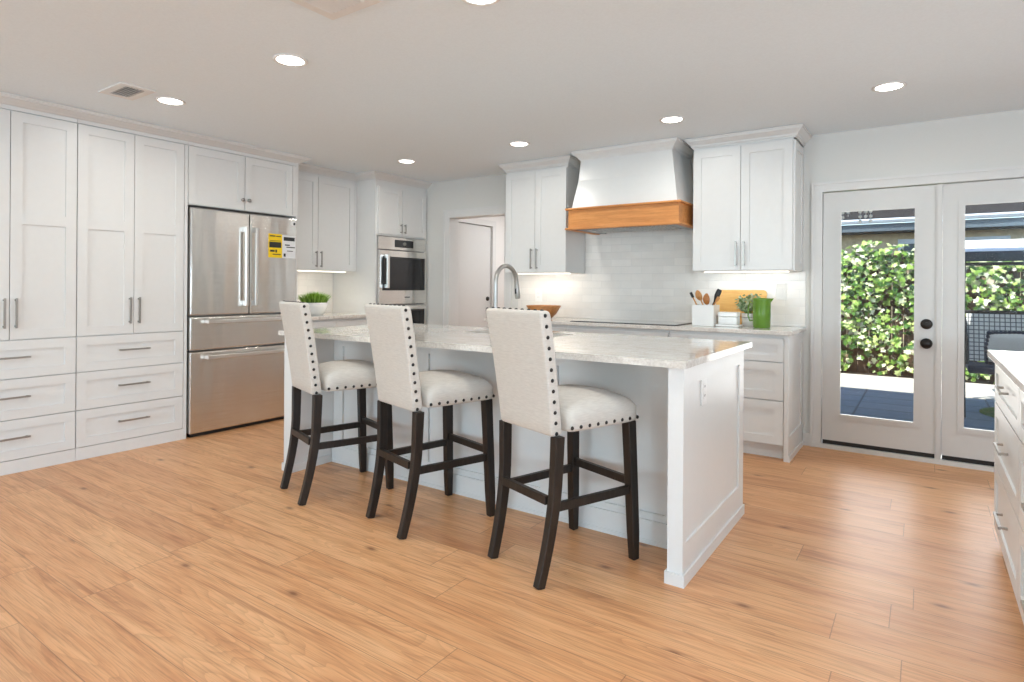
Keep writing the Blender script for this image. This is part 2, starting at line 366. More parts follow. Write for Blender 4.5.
def pull(fc, parent, u, z, ln, vert, t=.02, w=.011, name='pull'):
    mb = MB(); h = ln / 2; w2 = w / 2; off = t + .032
    if vert:
        fc.box(mb, u - w2, off - .009, z - h, u + w2, off, z + h)
        for q in (-h + .012, h - .012): fc.box(mb, u - w2 * .8, t, z + q - .005, u + w2 * .8, off - .008, z + q + .005)
    else:
        fc.box(mb, u - h, off - .009, z - w2, u + h, off, z + w2)
        for q in (-h + .012, h - .012): fc.box(mb, u + q - .005, t, z - w2 * .8, u + q + .005, off - .008, z + w2 * .8)
    return obj(name, mb, 'brushed_nickel', parent)
def front(fc, parent, name, u0, z0, u1, z1, rail=.06, mids=(), handle=None, t=.02):
    d = obj(name, fc.frame(MB(), u0 + .002, z0 + .002, u1 - .002, z1 - .002, rail, t, mids=mids), 'cabinet_paint', parent)
    if handle: pull(fc, d, *handle, t=t)
    return d
def poly_prism(fc, mb, prof, u0, u1):
    """profile [(n, z)] swept along u"""
    return mb.loft([[fc.p(u0, n, z) for n, z in prof], [fc.p(u1, n, z) for n, z in prof]])
def crown(path, z0, z1, proj):
    """crown moulding along a horizontal path of (x, y), room on the left of the path... profile mitred"""
    prof = [(0, z0), (.008, z0), (.010, z0 + .010), (.018, z0 + .014), (proj * .35, z0 + (z1 - z0) * .35), (proj * .72, z0 + (z1 - z0) * .62),
            (proj * .86, z1 - .022), (proj * .9, z1 - .012), (proj, z1 - .010), (proj, z1), (0, z1)]
    P = [Vector((x, y, 0)) for x, y in path]; rings = []
    for i, p in enumerate(P):
        d0 = (P[i] - P[i - 1]).normalized() if i else None; d1 = (P[i + 1] - P[i]).normalized() if i < len(P) - 1 else None
        n0 = Vector((d0.y, -d0.x, 0)) if d0 else None; n1 = Vector((d1.y, -d1.x, 0)) if d1 else None
        if n0 is None: m = n1
        elif n1 is None: m = n0
        else: m = (n0 + n1); m = m / m.dot(n0) if abs(m.dot(n0)) > 1e-6 else n0
        rings.append([p + m * a + Vector((0, 0, z)) for a, z in prof])
    return MB().loft(rings)

# ---------------------------------------------------------------- room shell
struct('floor', MB().box(LEFT - .1, -4.3, -.08, 3.7, FAR + .13, 0), 'oak_planks')
struct('ceiling', MB().box(LEFT - .1, -5.0, CEIL, 4.4, FAR + .15, CEIL + .15), 'ceiling_paint')  # slab runs past the walls as an added overhang blocking direct sun
struct('wall_left', MB().box(LEFT - .1, -4.3, 0, LEFT, FAR + .15, CEIL), 'wall_paint')
DX0, DX1, DZ = -.655, .845, 1.962      # french door opening
HX0, HX1, HZ = -4.378, -3.60, 1.989   # doorway to the hall
mb = MB(); Y0, Y1 = FAR, FAR + .15
mb.box(LEFT, Y0, 0, HX0, Y1, CEIL).box(HX0, Y0, HZ, HX1, Y1, CEIL).box(HX1, Y0, 0, DX0, Y1, CEIL).box(DX0, Y0, DZ, DX1, Y1, CEIL).box(DX1, Y0, 0, 3.7, Y1, CEIL)
struct('wall_far', mb, 'wall_paint')
mb = MB()
for x0, x1, z0, z1 in ((LEFT, -4.1, 0, CEIL), (-1.9, 1.7, 0, CEIL), (3.4, 3.7, 0, CEIL), (-4.1, -1.9, 0, .5), (-4.1, -1.9, 2.2, CEIL), (1.7, 3.4, 0, .5), (1.7, 3.4, 2.2, CEIL)):
    mb.box(x0, -4.15, z0, x1, -4.0, z1)
struct('wall_near', mb, 'wall_paint')
mb = MB()
for y0, y1, z0, z1 in ((-4.0, -1.1, 0, CEIL), (1.5, FAR, 0, CEIL), (-1.1, 1.5, 0, .5), (-1.1, 1.5, 2.2, CEIL)): mb.box(3.6, y0, z0, 3.7, y1, z1)
struct('wall_right', mb, 'wall_paint')
for k, (x0, x1) in enumerate(((-4.1, -1.9), (1.7, 3.4))):
    w = sroot('window_%d' % (k + 1), ((x0 + x1) / 2, -4.08, .5)); f = MB()
    for a, b_ in ((x0, x0 + .05), (x1 - .05, x1), ((x0 + x1) / 2 - .03, (x0 + x1) / 2 + .03)): f.box(a, -4.12, .5, b_, -4.05, 2.2)
    f.box(x0, -4.12, .5, x1, -4.05, .55).box(x0, -4.12, 2.15, x1, -4.05, 2.2); obj('window_frame', f, 'trim_paint', w)
w = sroot('window_3', (3.65, .2, .5)); f = MB()
for a, b_ in ((-1.1, -1.05), (1.45, 1.5), (.17, .23)): f.box(3.62, a, .5, 3.68, b_, 2.2)
f.box(3.62, -1.1, .5, 3.68, 1.5, .55).box(3.62, -1.1, 2.15, 3.68, 1.5, 2.2); obj('window_frame', f, 'trim_paint', w)
# hall beyond the doorway
mb = MB().box(-5.0, FAR + .15, 0, -4.9, 5.70, 2.4).box(-5.0, 5.70, 2.04, -4.9, 6.62, 2.4).box(-5.0, 6.62, 0, -4.9, 8.0, 2.4)
struct('wall_hall_left', mb, 'hall_paint')
struct('wall_hall_far', MB().box(-5.0, 8.0, 0, -2.9, 8.1, 2.4), 'hall_paint')
struct('wall_hall_right', MB().box(-3.0, FAR + .15, 0, -2.9, 8.0, 2.4), 'hall_paint')
struct('ceiling_hall', MB().box(-5.1, FAR + .15, 2.4, -2.8, 8.1, 2.5), 'ceiling_paint')
struct('floor_hall', MB().box(-5.1, FAR + .13, -.08, -2.8, 8.1, 0), 'oak_planks')
area('hall_light', (-3.9, 6.6, 2.36), (0, 0, -1), .4, .4, 21, (.97, .98, 1))
# casings
def casing(name, x0, x1, z1, y, w=.075, t=.018):
    m_ = MB().box(x0 - w, y - t, 0, x0, y, z1 + w).box(x1, y - t, 0, x1 + w, y, z1 + w).box(x0, y - t, z1, x1, y, z1 + w)
    m_.box(x0 - w, y - t - .007, 0, x0 - w + .02, y - t, z1 + w).box(x1 + w - .02, y - t - .007, 0, x1 + w, y - t, z1 + w).box(x0 - w + .02, y - t - .007, z1 + w - .02, x1 + w - .02, y - t, z1 + w)
    return struct(name, m_, 'trim_paint')
casing('trim_1', DX0 + .012, DX1 - .012, DZ - .012, FAR)
casing('trim_2', HX0 + .012, HX1 - .012, HZ - .012, FAR, .09)
struct('trim_3', MB().box(HX0, FAR, 0, HX0 + .012, FAR + .15, HZ).box(HX1 - .012, FAR, 0, HX1, FAR + .15, HZ).box(HX0, FAR, HZ - .012, HX1, FAR + .15, HZ), 'trim_paint')
m_ = MB()
for a, b_ in ((5.625, 5.70), (6.62, 6.695)): m_.box(-4.9, a, 0, -4.88, b_, 2.115)
m_.box(-4.9, 5.70, 2.04, -4.88, 6.62, 2.115); struct('trim_4', m_, 'trim_paint')
# hall door (flat white slab)
hd = sroot('door_3', (-4.93, 6.16, 0), 'flat white interior door in the hall beyond the doorway')
obj('slab', MB().box(-4.96, 5.708, .01, -4.915, 6.612, 2.030), 'door_paint', hd)
obj('deadbolt', MB().lathe((-4.913, 6.545, 1.05), [(.03, 0), (.03, .012), (.022, .02), (.001, .022)], 20, axis='X'), 'dark_bronze', hd)
obj('door_handle', MB().lathe((-4.913, 6.545, .90), [(.033, 0), (.033, .008), (.012, .012), (.012, .035), (.028, .045), (.03, .058), (.018, .07), (.001, .072)], 20, axis='X'), 'dark_bronze', hd)
obj('hinge', MB().box(-4.914, 5.700, .95, -4.905, 5.712, 1.06), 'dark_bronze', hd)
obj('hinge', MB().box(-4.914, 5.700, 1.75, -4.905, 5.712, 1.86), 'dark_bronze', hd)
# french doors
FY0, FY1 = FAR + .005, FAR + .05
struct('trim_5', MB().box(DX0, FAR + .0, 0, DX0 + .012, FAR + .15, DZ).box(DX1 - .012, FAR + .0, 0, DX1, FAR + .15, DZ).box(DX0 + .012, FAR, DZ - .012, DX1 - .012, FAR + .15, DZ), 'trim_paint')
thr = struct('trim_6', MB().box(DX0 + .012, FAR - .02, 0, DX1 - .012, FAR + .15, .03), 'trim_paint')
def french(name, x0, x1, gx0, gx1, lab):
    d = sroot(name, ((x0 + x1) / 2, FY0, 0), lab); gz0, gz1 = .262, 1.795; zb, zt = .062, DZ - .020
    m_ = MB().box(x0, FY0, zb, gx0, FY1, zt).box(gx1, FY0, zb, x1, FY1, zt).box(gx0, FY0, zb, gx1, FY1, gz0).box(gx0, FY0, gz1, gx1, FY1, zt)
    obj('slab', m_, 'door_paint', d)
    m_ = MB(); b1 = .028
    def ring(o0, o1, y0, y1):
        m_.box(gx0 - o1, y0, gz0 - o1, gx0 - o0, y1, gz1 + o1).box(gx1 + o0, y0, gz0 - o1, gx1 + o1, y1, gz1 + o1)
        m_.box(gx0 - o0, y0, gz0 - o1, gx1 + o0, y1, gz0 - o0).box(gx0 - o0, y0, gz1 + o0, gx1 + o0, y1, gz1 + o1)
    ring(.012, .03, FY0 - .010, FY0); ring(-.006, .012, FY0 - .014, FY0)
    obj('glazing_bead', m_, 'door_paint', d)
    obj('pane', MB().box(gx0, FY0 + .018, gz0, gx1, FY0 + .024, gz1), 'pane_glass', d)
    obj('door_sweep', MB().box(x0 + .004, FY0 + .004, .031, x1 - .004, FY1, .061), 'black_plastic', d)
    return d
d1 = french('door_1', DX0 + .016, .078, -.522, -.052, 'left french door with dark deadbolt and knob')
d2 = french('door_2', .104, DX1 - .016, .222, .70, 'right french door partly behind the drawers')
obj('astragal', MB().box(.066, FY0 - .014, .005, .102, FY0 - .001, DZ - .022).box(.074, FY0 - .02, .005, .094, FY0 - .014, DZ - .022), 'door_paint', d1)
for nm, z in (('deadbolt', .968), ('door_handle', .832)):
    prof = [(.036, 0), (.036, .008), (.03, .013), (.001, .015)] if nm == 'deadbolt' else [(.036, 0), (.036, .008), (.014, .012), (.014, .032), (.03, .042), (.034, .055), (.022, .068), (.001, .071)]
    obj(nm, MB().lathe((.015, FY0 - .001, z), [(r, -h) for r, h in prof], 24, axis='Y'), 'dark_bronze', d1)
obj('thumb_turn', MB().box(.009, FY0 - .036, .955, .021, FY0 - .0165, .981), 'dark_bronze', d1)
# baseboards
struct('baseboard_far', MB().box(-.768, FAR - .014, 0, DX0 - .063, FAR, .10).box(DX1 + .063, FAR - .014, 0, 3.6, FAR, .10), 'trim_paint')

# ---------------------------------------------------------------- pantry wall (faces +X)
PF = -4.785; fl = Face('L', PF)       # carcass front; doors stand .02 proud at -4.765
def pantry(loc, u0, u1, lab, group, endstrip=0):
    t_ = thing('pantry_cabinet', lab, 'cabinet', ((PF + LEFT) / 2, (u0 + u1) / 2, 0), 0, group)
    obj('body', fl.box(MB(), u0, LEFT + .004 - PF, 0.0, u1 + endstrip, 0, 2.395 - .004), 'cabinet_paint', t_)
    obj('kick_board', fl.box(MB(), u0, .0005, 0, u1 + endstrip, .018, .083), 'cabinet_paint', t_)
    mid = (u0 + u1) / 2
    front(fl, t_, 'door', u0, .85, mid, 2.305, .062, ((1.59, 1.66),), (mid - .030, 1.02, .19, True))
    front(fl, t_, 'door', mid, .85, u1, 2.305, .062, ((1.59, 1.66),), (mid + .030, 1.02, .19, True))
    for z0, z1 in ((.086, .341), (.343, .601), (.603, .847)):
        front(fl, t_, 'drawer', u0, z0, u1, z1, .06, (), (mid, (z0 + z1) / 2 + .012, .21, False))
    if endstrip: obj('end_strip', fl.box(MB(), u1 + .003, .0005, .083, u1 + endstrip, .018, 2.305), 'cabinet_paint', t_)
    obj('frieze', fl.box(MB(), u0, .0005, 2.309, u1 + endstrip, .016, 2.335), 'cabinet_paint', t_)
    return t_
pantry(0, .955, 1.681, 'tall white pantry cabinet at the left edge, farthest from the fridge', 'tall pantry cabinets')
pantry(0, 1.683, 2.400, 'tall white pantry cabinet directly beside the stainless fridge', 'tall pantry cabinets', .027)
# over-fridge cabinet with side panel
t_ = thing('fridge_cabinet', 'white two-door cabinet built over the stainless fridge, with small knobs', 'cabinet', ((PF + LEFT) / 2, 2.93, 1.835))
obj('body', fl.box(MB(), 2.4295, LEFT + .004 - PF, 1.842, 3.408, 0, 2.391), 'cabinet_paint', t_)
obj('side_panel', fl.box(MB(), 3.410, LEFT + .004 - PF, 0, 3.435, .016, 2.391), 'cabinet_paint', t_)
obj('frieze', fl.box(MB(), 2.4295, .0005, 2.309, 3.408, .016, 2.335), 'cabinet_paint', t_)
for a, b_, ku in ((2.430, 2.905, 2.878), (2.907, 3.372, 2.934)):
    d = front(fl, t_, 'door', a, 1.844, b_, 2.305, .06)
    obj('knob', MB().lathe(fl.p(ku, .02, 1.93), [(.008, 0), (.006, .012), (.015, .018), (.016, .026), (.001, .03)], 14, axis='X'), 'brushed_nickel', d)
obj('filler_strip', fl.box(MB(), 3.375, .0005, 1.844, 3.408, .018, 2.305), 'cabinet_paint', t_)

# refrigerator
FX = -4.735
fr_ = thing('refrigerator', 'stainless french-door refrigerator with two drawers, between pantry and side panel', 'refrigerator', (-5.05, 2.922, 0))
ff = Face('L', FX - .07)
obj('body', ff.box(MB(), 2.452, -.56, .03, 3.395, -.004, 1.80), 'filter_metal', fr_)
obj('kick_plate', ff.box(MB(), 2.46, -.02, .0, 3.39, .03, .026), 'black_plastic', fr_)
def fdoor(name, u0, u1, z0, z1):
    m_ = ff.box(MB(), u0, 0, z0, u1, .07, z1)
    return obj(name, m_, 'stainless', fr_, bev=.012, seg=3)
D1 = fdoor('door', 2.437, 2.932, .965, 1.820); D2 = fdoor('door', 2.939, 3.400, .965, 1.820)
R1 = fdoor('drawer', 2.437, 3.400, .688, .955); R2 = fdoor('drawer', 2.437, 3.400, .032, .678)
H1, H2 = 2.868, 2.955
def fhandle(par, u0, z0, u1, z1):
    m_ = MB(); v = abs(z1 - z0) > abs(u1 - u0)
    if v:
        ff.box(m_, u0, .105, z0, u1, .128, z1)
        for q in (z0, z1 - .045): ff.box(m_, u0 + .002, .071, q, u1 - .002, .106, q + .045)
    else:
        ff.box(m_, u0, .105, z0, u1, .128, z1)
        for q in (u0, u1 - .045): ff.box(m_, q, .071, z0 + .002, q + .045, .106, z1 - .002)
    return obj('handle', m_, 'satin_steel', par, bev=.004)
fhandle(D1, H1, 1.035, H1 + .026, 1.70); fhandle(D2, H2, 1.035, H2 + .026, 1.70)
fhandle(R1, 2.55, .900, 3.30, .930); fhandle(R2, 2.55, .615, 3.30, .645)
def sticker(par, name, mat, u0, z0, u1, z1, bars, lab, barmat='print_black'):
    s_ = obj(name, ff.box(MB(), u0, .0705, z0, u1, .0715, z1), mat, par); s_['label'] = lab
    m_ = MB()
    for a, b_, c_, d_ in bars: ff.box(m_, u0 + (u1 - u0) * a, .0716, z0 + (z1 - z0) * b_, u0 + (u1 - u0) * c_, .0722, z0 + (z1 - z0) * d_)
    obj('print', m_, barmat, s_)
yb = [(.08, .88, .5, .93), (.55, .88, .92, .92), (.06, .42, .94, .66), (.12, .24, .45, .32), (.5, .22, .62, .34), (.3, .12, .9, .16), (.1, .70, .9, .72)]
sticker(D2, 'energy_sticker', 'sticker_yellow', 3.110, 1.455, 3.245, 1.665, yb, 'yellow energy sticker with black print')
wb = [(.1, .76, .92, .92), (.2, .55, .55, .60), (.3, .46, .95, .50), (.1, .06, .25, .2), (.35, .3, .8, .33)]
sticker(D2, 'paper_sticker', 'sticker_white', 3.247, 1.455, 3.385, 1.66, wb, 'white paper sticker with black print')
sticker(D2, 'paper_sticker', 'sticker_white', 3.33, 1.745, 3.385, 1.79, [(.55, .3, .9, .8)], 'small white sticker at the top corner')

# left wall: upper cabinet, counter, base, oven tower
UX = -5.03; fu = Face('L', UX)
t_ = thing('wall_cabinet', 'white upper cabinet on the left wall between fridge panel and oven tower', 'cabinet', ((UX + LEFT) / 2, 3.91, 1.363), 0, 'white wall cabinets')
obj('body', fu.box(MB(), 3.438, LEFT + .004 - UX, 1.363, 4.334, 0, 2.391), 'cabinet_paint', t_)
front(fu, t_, 'door', 3.44, 1.367, 3.841, 2.305, .06, (), (3.814, 1.475, .16, True))
front(fu, t_, 'door', 3.843, 1.367, 4.306, 2.305, .06, (), (3.871, 1.475, .16, True))
obj('filler_strip', fu.box(MB(), 4.309, .0005, 1.367, 4.334, .018, 2.305), 'cabinet_paint', t_)
obj('under_light', fu.box(MB(), 3.50, -.13, 1.353, 4.29, -.10, 1.3628), 'strip_glow', t_)
area('left_under_cabinet_light', (UX - .11, 3.92, 1.345), (-.25, 0, -1), .05, .8, 2.2, (1, .92, .80))
TX = -4.725; ft = Face('L', TX)
t_ = thing('oven_cabinet', 'tall white oven tower cabinet with two short doors above the double oven', 'cabinet', ((TX + LEFT) / 2, 4.755, 0))
m_ = MB(); ft.box(m_, 4.338, LEFT + .004 - TX, 0, 4.363, 0, 2.391); ft.box(m_, 5.092, LEFT + .004 - TX, 0, 5.116, 0, 2.391)
ft.box(m_, 4.363, LEFT + .004 - TX, 1.745, 5.092, 0, 2.391); ft.box(m_, 4.363, LEFT + .004 - TX, .0, 5.092, 0, .36)
obj('body', m_, 'cabinet_paint', t_)
front(ft, t_, 'door', 4.366, 1.762, 4.712, 2.262, .055, (), (4.684, 1.835, .10, True))
front(ft, t_, 'door', 4.714, 1.762, 5.088, 2.262, .055, (), (4.742, 1.835, .10, True))
front(ft, t_, 'drawer', 4.366, .09, 5.088, .36, .055, (), (4.76, .23, .2, False))
ov = thing('wall_oven', 'stainless double wall oven set into the white tower cabinet', 'oven', (TX - .25, 4.758, .40))
obj('body', ft.box(MB(), 4.37, -.5, .37, 5.085, -.002, 1.738), 'filter_metal', ov)
cp = obj('control_panel', ft.box(MB(), 4.368, 0, 1.602, 5.087, .022, 1.738), 'stainless', ov, bev=.003)
dp = obj('display', ft.box(MB(), 4.60, .0225, 1.632, 4.88, .0245, 1.712), 'black_glass', cp)
obj('control_dial', MB().lathe(ft.p(4.74, .025, 1.672), [(.02, 0), (.018, .012), (.001, .014)], 18, axis='X'), 'brushed_nickel', dp)
for z0, z1, w0, w1, vert in ((1.018, 1.592, 1.165, 1.525, True), (.40, 1.006, .56, .955, False)):
    d = obj('oven_door', ft.box(MB(), 4.368, 0, z0, 5.087, .035, z1), 'stainless', ov, bev=.004)
    obj('window_frame', ft.box(MB(), 4.41, .0355, w0, 5.055, .037, w1), 'black_plastic', d)
    obj('oven_window', ft.box(MB(), 4.42, .0372, w0 + .015, 4.985, .0392, w1 - .015), 'black_glass', d)
    m_ = MB()
    if vert:
        ft.box(m_, 4.43, .075, 1.19, 4.458, .097, 1.545)
        for q in (1.19, 1.505): ft.box(m_, 4.432, .0395, q, 4.456, .076, q + .04)
    else:
        ft.box(m_, 4.44, .075, .967, 5.02, .093, .990)
        for q in (4.44, 4.98): ft.box(m_, q, .0352, .969, q + .04, .076, .988)
    obj('handle', m_, 'satin_steel', d, bev=.003)
    if vert: obj('brand_badge', ft.box(MB(), 4.74, .0355, 1.085, 4.82, .0362, 1.096), 'print_black', d)
# left base cabinet and counter
t_ = thing('base_cabinet', 'white base cabinet under the left counter beside the fridge', 'cabinet', (-5.09, 3.915, 0), 0, 'white base cabinets')
fb = Face('L', -4.80)
obj('body', fb.box(MB(), 3.438, LEFT + .004 + 4.80, .10, 4.334, 0, .883), 'cabinet_paint', t_)
obj('kick_board', fb.box(MB(), 3.438, -.5, 0, 4.334, -.06, .0995), 'cabinet_paint', t_)
for a, b_ in ((3.44, 3.885), (3.887, 4.332)):
    m2 = (a + b_) / 2
    front(fb, t_, 'drawer', a, .70, b_, .862, .05, (), (m2, .785, .16, False)); front(fb, t_, 'door', a, .104, b_, .698, .06, (), (b_ - .035 if a < 3.5 else a + .035, .60, .16, True))
tag(obj('countertop', MB().box(LEFT + .003, 3.438, .885, -4.755, 4.335, .915), 'quartzite', bev=.003), 'short stone countertop on the left wall under the small grass pot', 'countertop')
bs = struct('trim_7', MB().box(LEFT, 3.438, .917, LEFT + .009, 4.335, 1.362), 'tile_left', label='glazed white tile backsplash on the left wall')
# crowns along the left run
struct('trim_8', crown([(PF, .80), (PF, 3.436), (UX, 3.436), (UX, 4.337), (TX, 4.337), (TX, FAR - .003)], 2.325, CEIL - .002, .085), 'trim_paint')

# ---------------------------------------------------------------- far wall run (faces -Y)
UFY = 4.762; ff2 = Face('F', UFY)     # upper carcass front
def upper(x0, x1, lab, hz):
    t_ = thing('wall_cabinet', lab, 'cabinet', ((x0 + x1) / 2, (UFY + FAR) / 2, 1.345), 0, 'white wall cabinets')
    obj('body', MB().box(x0, UFY, 1.345, x1, FAR - .002, 2.391), 'cabinet_paint', t_)
    mid = (x0 + x1) / 2
    front(ff2, t_, 'door', x0, 1.349, mid, 2.300, .062, (), (mid - .030, 1.475, .19, True))
    front(ff2, t_, 'door', mid, 1.349, x1 - .0, 2.300, .062, (), (mid + .030, 1.475, .19, True))
    obj('under_light', MB().box(x0 + .05, UFY + .13, 1.336, x1 - .05, UFY + .16, 1.3448), 'strip_glow', t_)
    area('under_cabinet_light', ((x0 + x1) / 2, UFY + .16, 1.33), (0, .22, -1), x1 - x0 - .1, .05, .62 if x1 > -1 else 1.15, (1, .93, .82))
    return t_
u1 = upper(-3.345, -2.675, 'white upper cabinet left of the wood-trimmed range hood', 0)
u2 = upper(-1.520, -.792, 'white upper cabinet right of the range hood, near the french doors', 0)
obj('side_panel', Face('E', -.792).frame(MB(), UFY + .004, 1.347, FAR - .004, 2.30, .06, .014, .006), 'cabinet_paint', u2)
for k, (a, b_) in enumerate(((-3.345, -2.675), (-1.520, -.780))):
    pth = [(a, FAR - .003), (a, UFY), (b_, UFY), (b_, FAR - .003)]
    struct('trim_%d' % (9 + k), crown(pth, 2.315, CEIL - .002, .06), 'trim_paint')
# tile
m_ = MB().box(-3.44, FAR - .009, .917, -.758, FAR, 1.3445).box(-2.672, FAR - .009, 1.3445, -1.523, FAR, 1.90)
struct('trim_11', m_, 'tile_far', label='glazed white tile backsplash behind the cooktop')
# hood
hd_ = thing('range_hood', 'white tapered range hood with a natural oak band above the cooktop', 'range hood', (-2.055, 4.85, 1.70))
B = [(-2.525, 4.575, 1.893), (-1.590, 4.575, 1.893), (-1.590, FAR - .011, 1.893), (-2.525, FAR - .011, 1.893)]
mid_ = [(-2.495, 4.640, 2.14), (-1.640, 4.640, 2.14), (-1.640, FAR - .011, 2.14), (-2.495, FAR - .011, 2.14)]
T = [(-2.478, 4.668, 2.391), (-1.676, 4.668, 2.391), (-1.676, FAR - .011, 2.391), (-2.478, FAR - .011, 2.391)]
obj('hood_shell', MB().loft([B, mid_, T]), 'cabinet_paint', hd_)
obj('hood_crown', crown([(-2.482, FAR - .012), (-2.482, 4.665), (-1.670, 4.665), (-1.670, FAR - .012)], 2.315, CEIL - .002, .07), 'cabinet_paint', hd_)
m_ = MB(); bx0, bx1, by0 = -2.545, -1.570, 4.552
m_.box(bx0, by0, 1.722, bx1, by0 + .02, 1.876).box(bx0, by0 + .02, 1.722, bx0 + .02, FAR - .011, 1.876).box(bx1 - .02, by0 + .02, 1.722, bx1, FAR - .011, 1.876)
band = obj('oak_band', m_, 'hood_oak', hd_); band['label'] = 'natural oak band'
def ledge(z0, z1, o):
    return obj('oak_moulding', bevelled(MB().box(bx0 - o, by0 - o, z0, bx1 + o, by0 + .03, z1).box(bx0 - o, by0 + .03, z0, bx0 + .03, FAR - .011, z1).box(bx1 - .03, by0 + .03, z0, bx1 + o, FAR - .011, z1), .004), 'hood_oak', band)
ledge(1.876, 1.892, .024); ledge(1.706, 1.722, .024)
fi = obj('hood_insert', MB().box(bx0 + .10, by0 + .06, 1.715, bx1 - .10, FAR - .10, 1.75).box(bx0 + .031, by0 + .031, 1.712, bx0 + .10, FAR - .02, 1.722).box(bx1 - .10, by0 + .031, 1.712, bx1 - .031, FAR - .02, 1.722).box(bx0 + .10, by0 + .031, 1.712, bx1 - .10, by0 + .06, 1.722), 'filter_metal', hd_)
m_ = MB()
for k in range(22):
    x = bx0 + .13 + k * (bx1 - bx0 - .26) / 21; m_.box(x - .006, by0 + .09, 1.709, x + .006, FAR - .14, 1.7145)
obj('baffle_filter', m_, 'stainless', fi)
# base cabinets along the far wall
BFY = 4.553; fbf = Face('F', BFY)
def fbase(x0, x1, lab, kind):
    t_ = thing('base_cabinet', lab, 'cabinet', ((x0 + x1) / 2, (BFY + FAR) / 2, 0), 0, 'white base cabinets')
    obj('body', MB().box(x0, BFY, .10, x1, FAR - .012, .883), 'cabinet_paint', t_)
    obj('kick_board', MB().box(x0, BFY + .055, 0, x1, FAR - .02, .0995), 'cabinet_paint', t_)
    mid = (x0 + x1) / 2
    if kind == 'drawers':
        for z0, z1 in ((.108, .418), (.421, .690), (.693, .858)): front(fbf, t_, 'drawer', x0, z0, x1, z1, .06 if z1 < .8 else .045, (), (mid, (z0 + z1) / 2, .2, False))
    else:
        front(fbf, t_, 'drawer', x0, .693, x1, .858, .045, (), (mid, .775, .2, False))
        front(fbf, t_, 'door', x0, .108, mid, .690, .06, (), (mid - .03, .57, .16, True)); front(fbf, t_, 'door', mid, .108, x1, .690, .06, (), (mid + .03, .57, .16, True))
    return t_
fbase(-3.40, -2.541, 'white base cabinet below the wooden bowl, left of the cooktop', 'doors')
fbase(-2.539, -1.637, 'white base cabinet directly under the cooktop', 'drawers')
t_ = fbase(-1.635, -.806, 'white three-drawer base cabinet under the green pitcher, nearest the french doors', 'drawers')
m_ = MB().box(-.804, BFY - .024, 0, -.786, FAR - .012, .883)
Face('E', -.786).frame(m_, BFY - .024, .0, FAR - .012, .883, .06, .012, .007, sides=(.06, .06, .17, .08)); obj('end_panel', m_, 'cabinet_paint', t_)
obj('shoe_moulding', MB().box(-.7735, BFY - .026, 0, -.764, FAR - .016, .04), 'cabinet_paint', t_)
tag(obj('countertop', MB().box(-3.42, 4.507, .885, -.752, FAR - .001, .915), 'quartzite', bev=.003), 'long stone countertop along the hood wall under the cooktop', 'countertop')
ck = thing('cooktop', 'flat glass cooktop with a dark edge set in the far counter under the hood', 'cooktop', (-2.06, 4.79, .915))
obj('edge_frame', MB().box(-2.53, 4.57, .9152, -1.595, 5.025, .9185), 'black_glass', ck)
obj('glass_top', MB().box(-2.525, 4.575, .9187, -1.60, 5.02, .923), 'cooktop_glass', ck, bev=.002)
# switch plates and outlets
def plate(name, fc, u, z, w, h, lab, rock=1):
    t_ = thing(name, lab, 'outlet' if 'outlet' in name else 'switch', fc.p(u, 0, z))
    obj('cover_plate', fc.box(MB(), u - w / 2, .0005, z - h / 2, u + w / 2, .006, z + h / 2), 'white_plastic', t_, bev=.002)
    if 'outlet' in name:
        for q in (-.02, .02):
            s_ = obj('receptacle', fc.box(MB(), u - .016, .0062, z + q - .014, u + .016, .008, z + q + .014), 'white_plastic', t_)
            obj('slot', fc.box(fc.box(MB(), u - .008, .0081, z + q - .004, u - .006, .0086, z + q + .006), u + .006, .0081, z + q - .004, u + .008, .0086, z + q + .006), 'print_black', s_)
    else: obj('rocker', fc.box(MB(), u - .017, .0062, z - .033, u + .017, .011, z + .033), 'white_plastic', t_, bev=.002)
    return t_
fw = Face('F', FAR - .009)
plate('light_switch', fw, -.930, 1.185, .078, .125, 'white rocker switch on the tile above the green pitcher')
plate('wall_outlet', fw, -3.19, 1.13, .078, .125, 'white outlet on the tile above the wooden bowl')

# ---------------------------------------------------------------- island
IX0, IX1 = -3.445, -.797
isl = thing('kitchen_island', 'long white panelled kitchen island in the middle of the room', 'island', (-2.115, 2.9, 0))
hb = MB().box(IX0 + .09, 2.725, .0, IX1 - .072, 3.36, .64).box(IX0 + .09, 2.725, .64, -2.49, 3.36, .883).box(-1.77, 2.725, .64, IX1 - .072, 3.36, .883)
hb.box(-2.49, 2.725, .64, -1.77, 2.98, .883).box(-2.49, 3.35, .64, -1.77, 3.36, .883)
obj('body', hb, 'cabinet_paint', isl)
fi_ = Face('F', 2.7245); m_ = MB(); x0, x1 = IX0 + .09, IX1 - .066
for a, b_ in ((x0, -3.262), (-2.572, -2.478), (-1.672, -1.575), (-.99, x1)): fi_.box(m_, a, 0, .0, b_, .015, .883)
for a, b_ in ((-3.262, -2.572), (-2.478, -1.672), (-1.575, -.99)):
    fi_.box(m_, a, 0, 0, b_, .015, .142); fi_.box(m_, a, 0, .80, b_, .015, .883)
obj('front_panelling', m_, 'cabinet_paint', isl)
obj('baseboard', MB().box(x0 + .001, 2.6975, 0, x1 - .001, 2.709, .11).box(x0 + .001, 2.692, 0, x1 - .001, 2.6974, .02), 'cabinet_paint', isl)
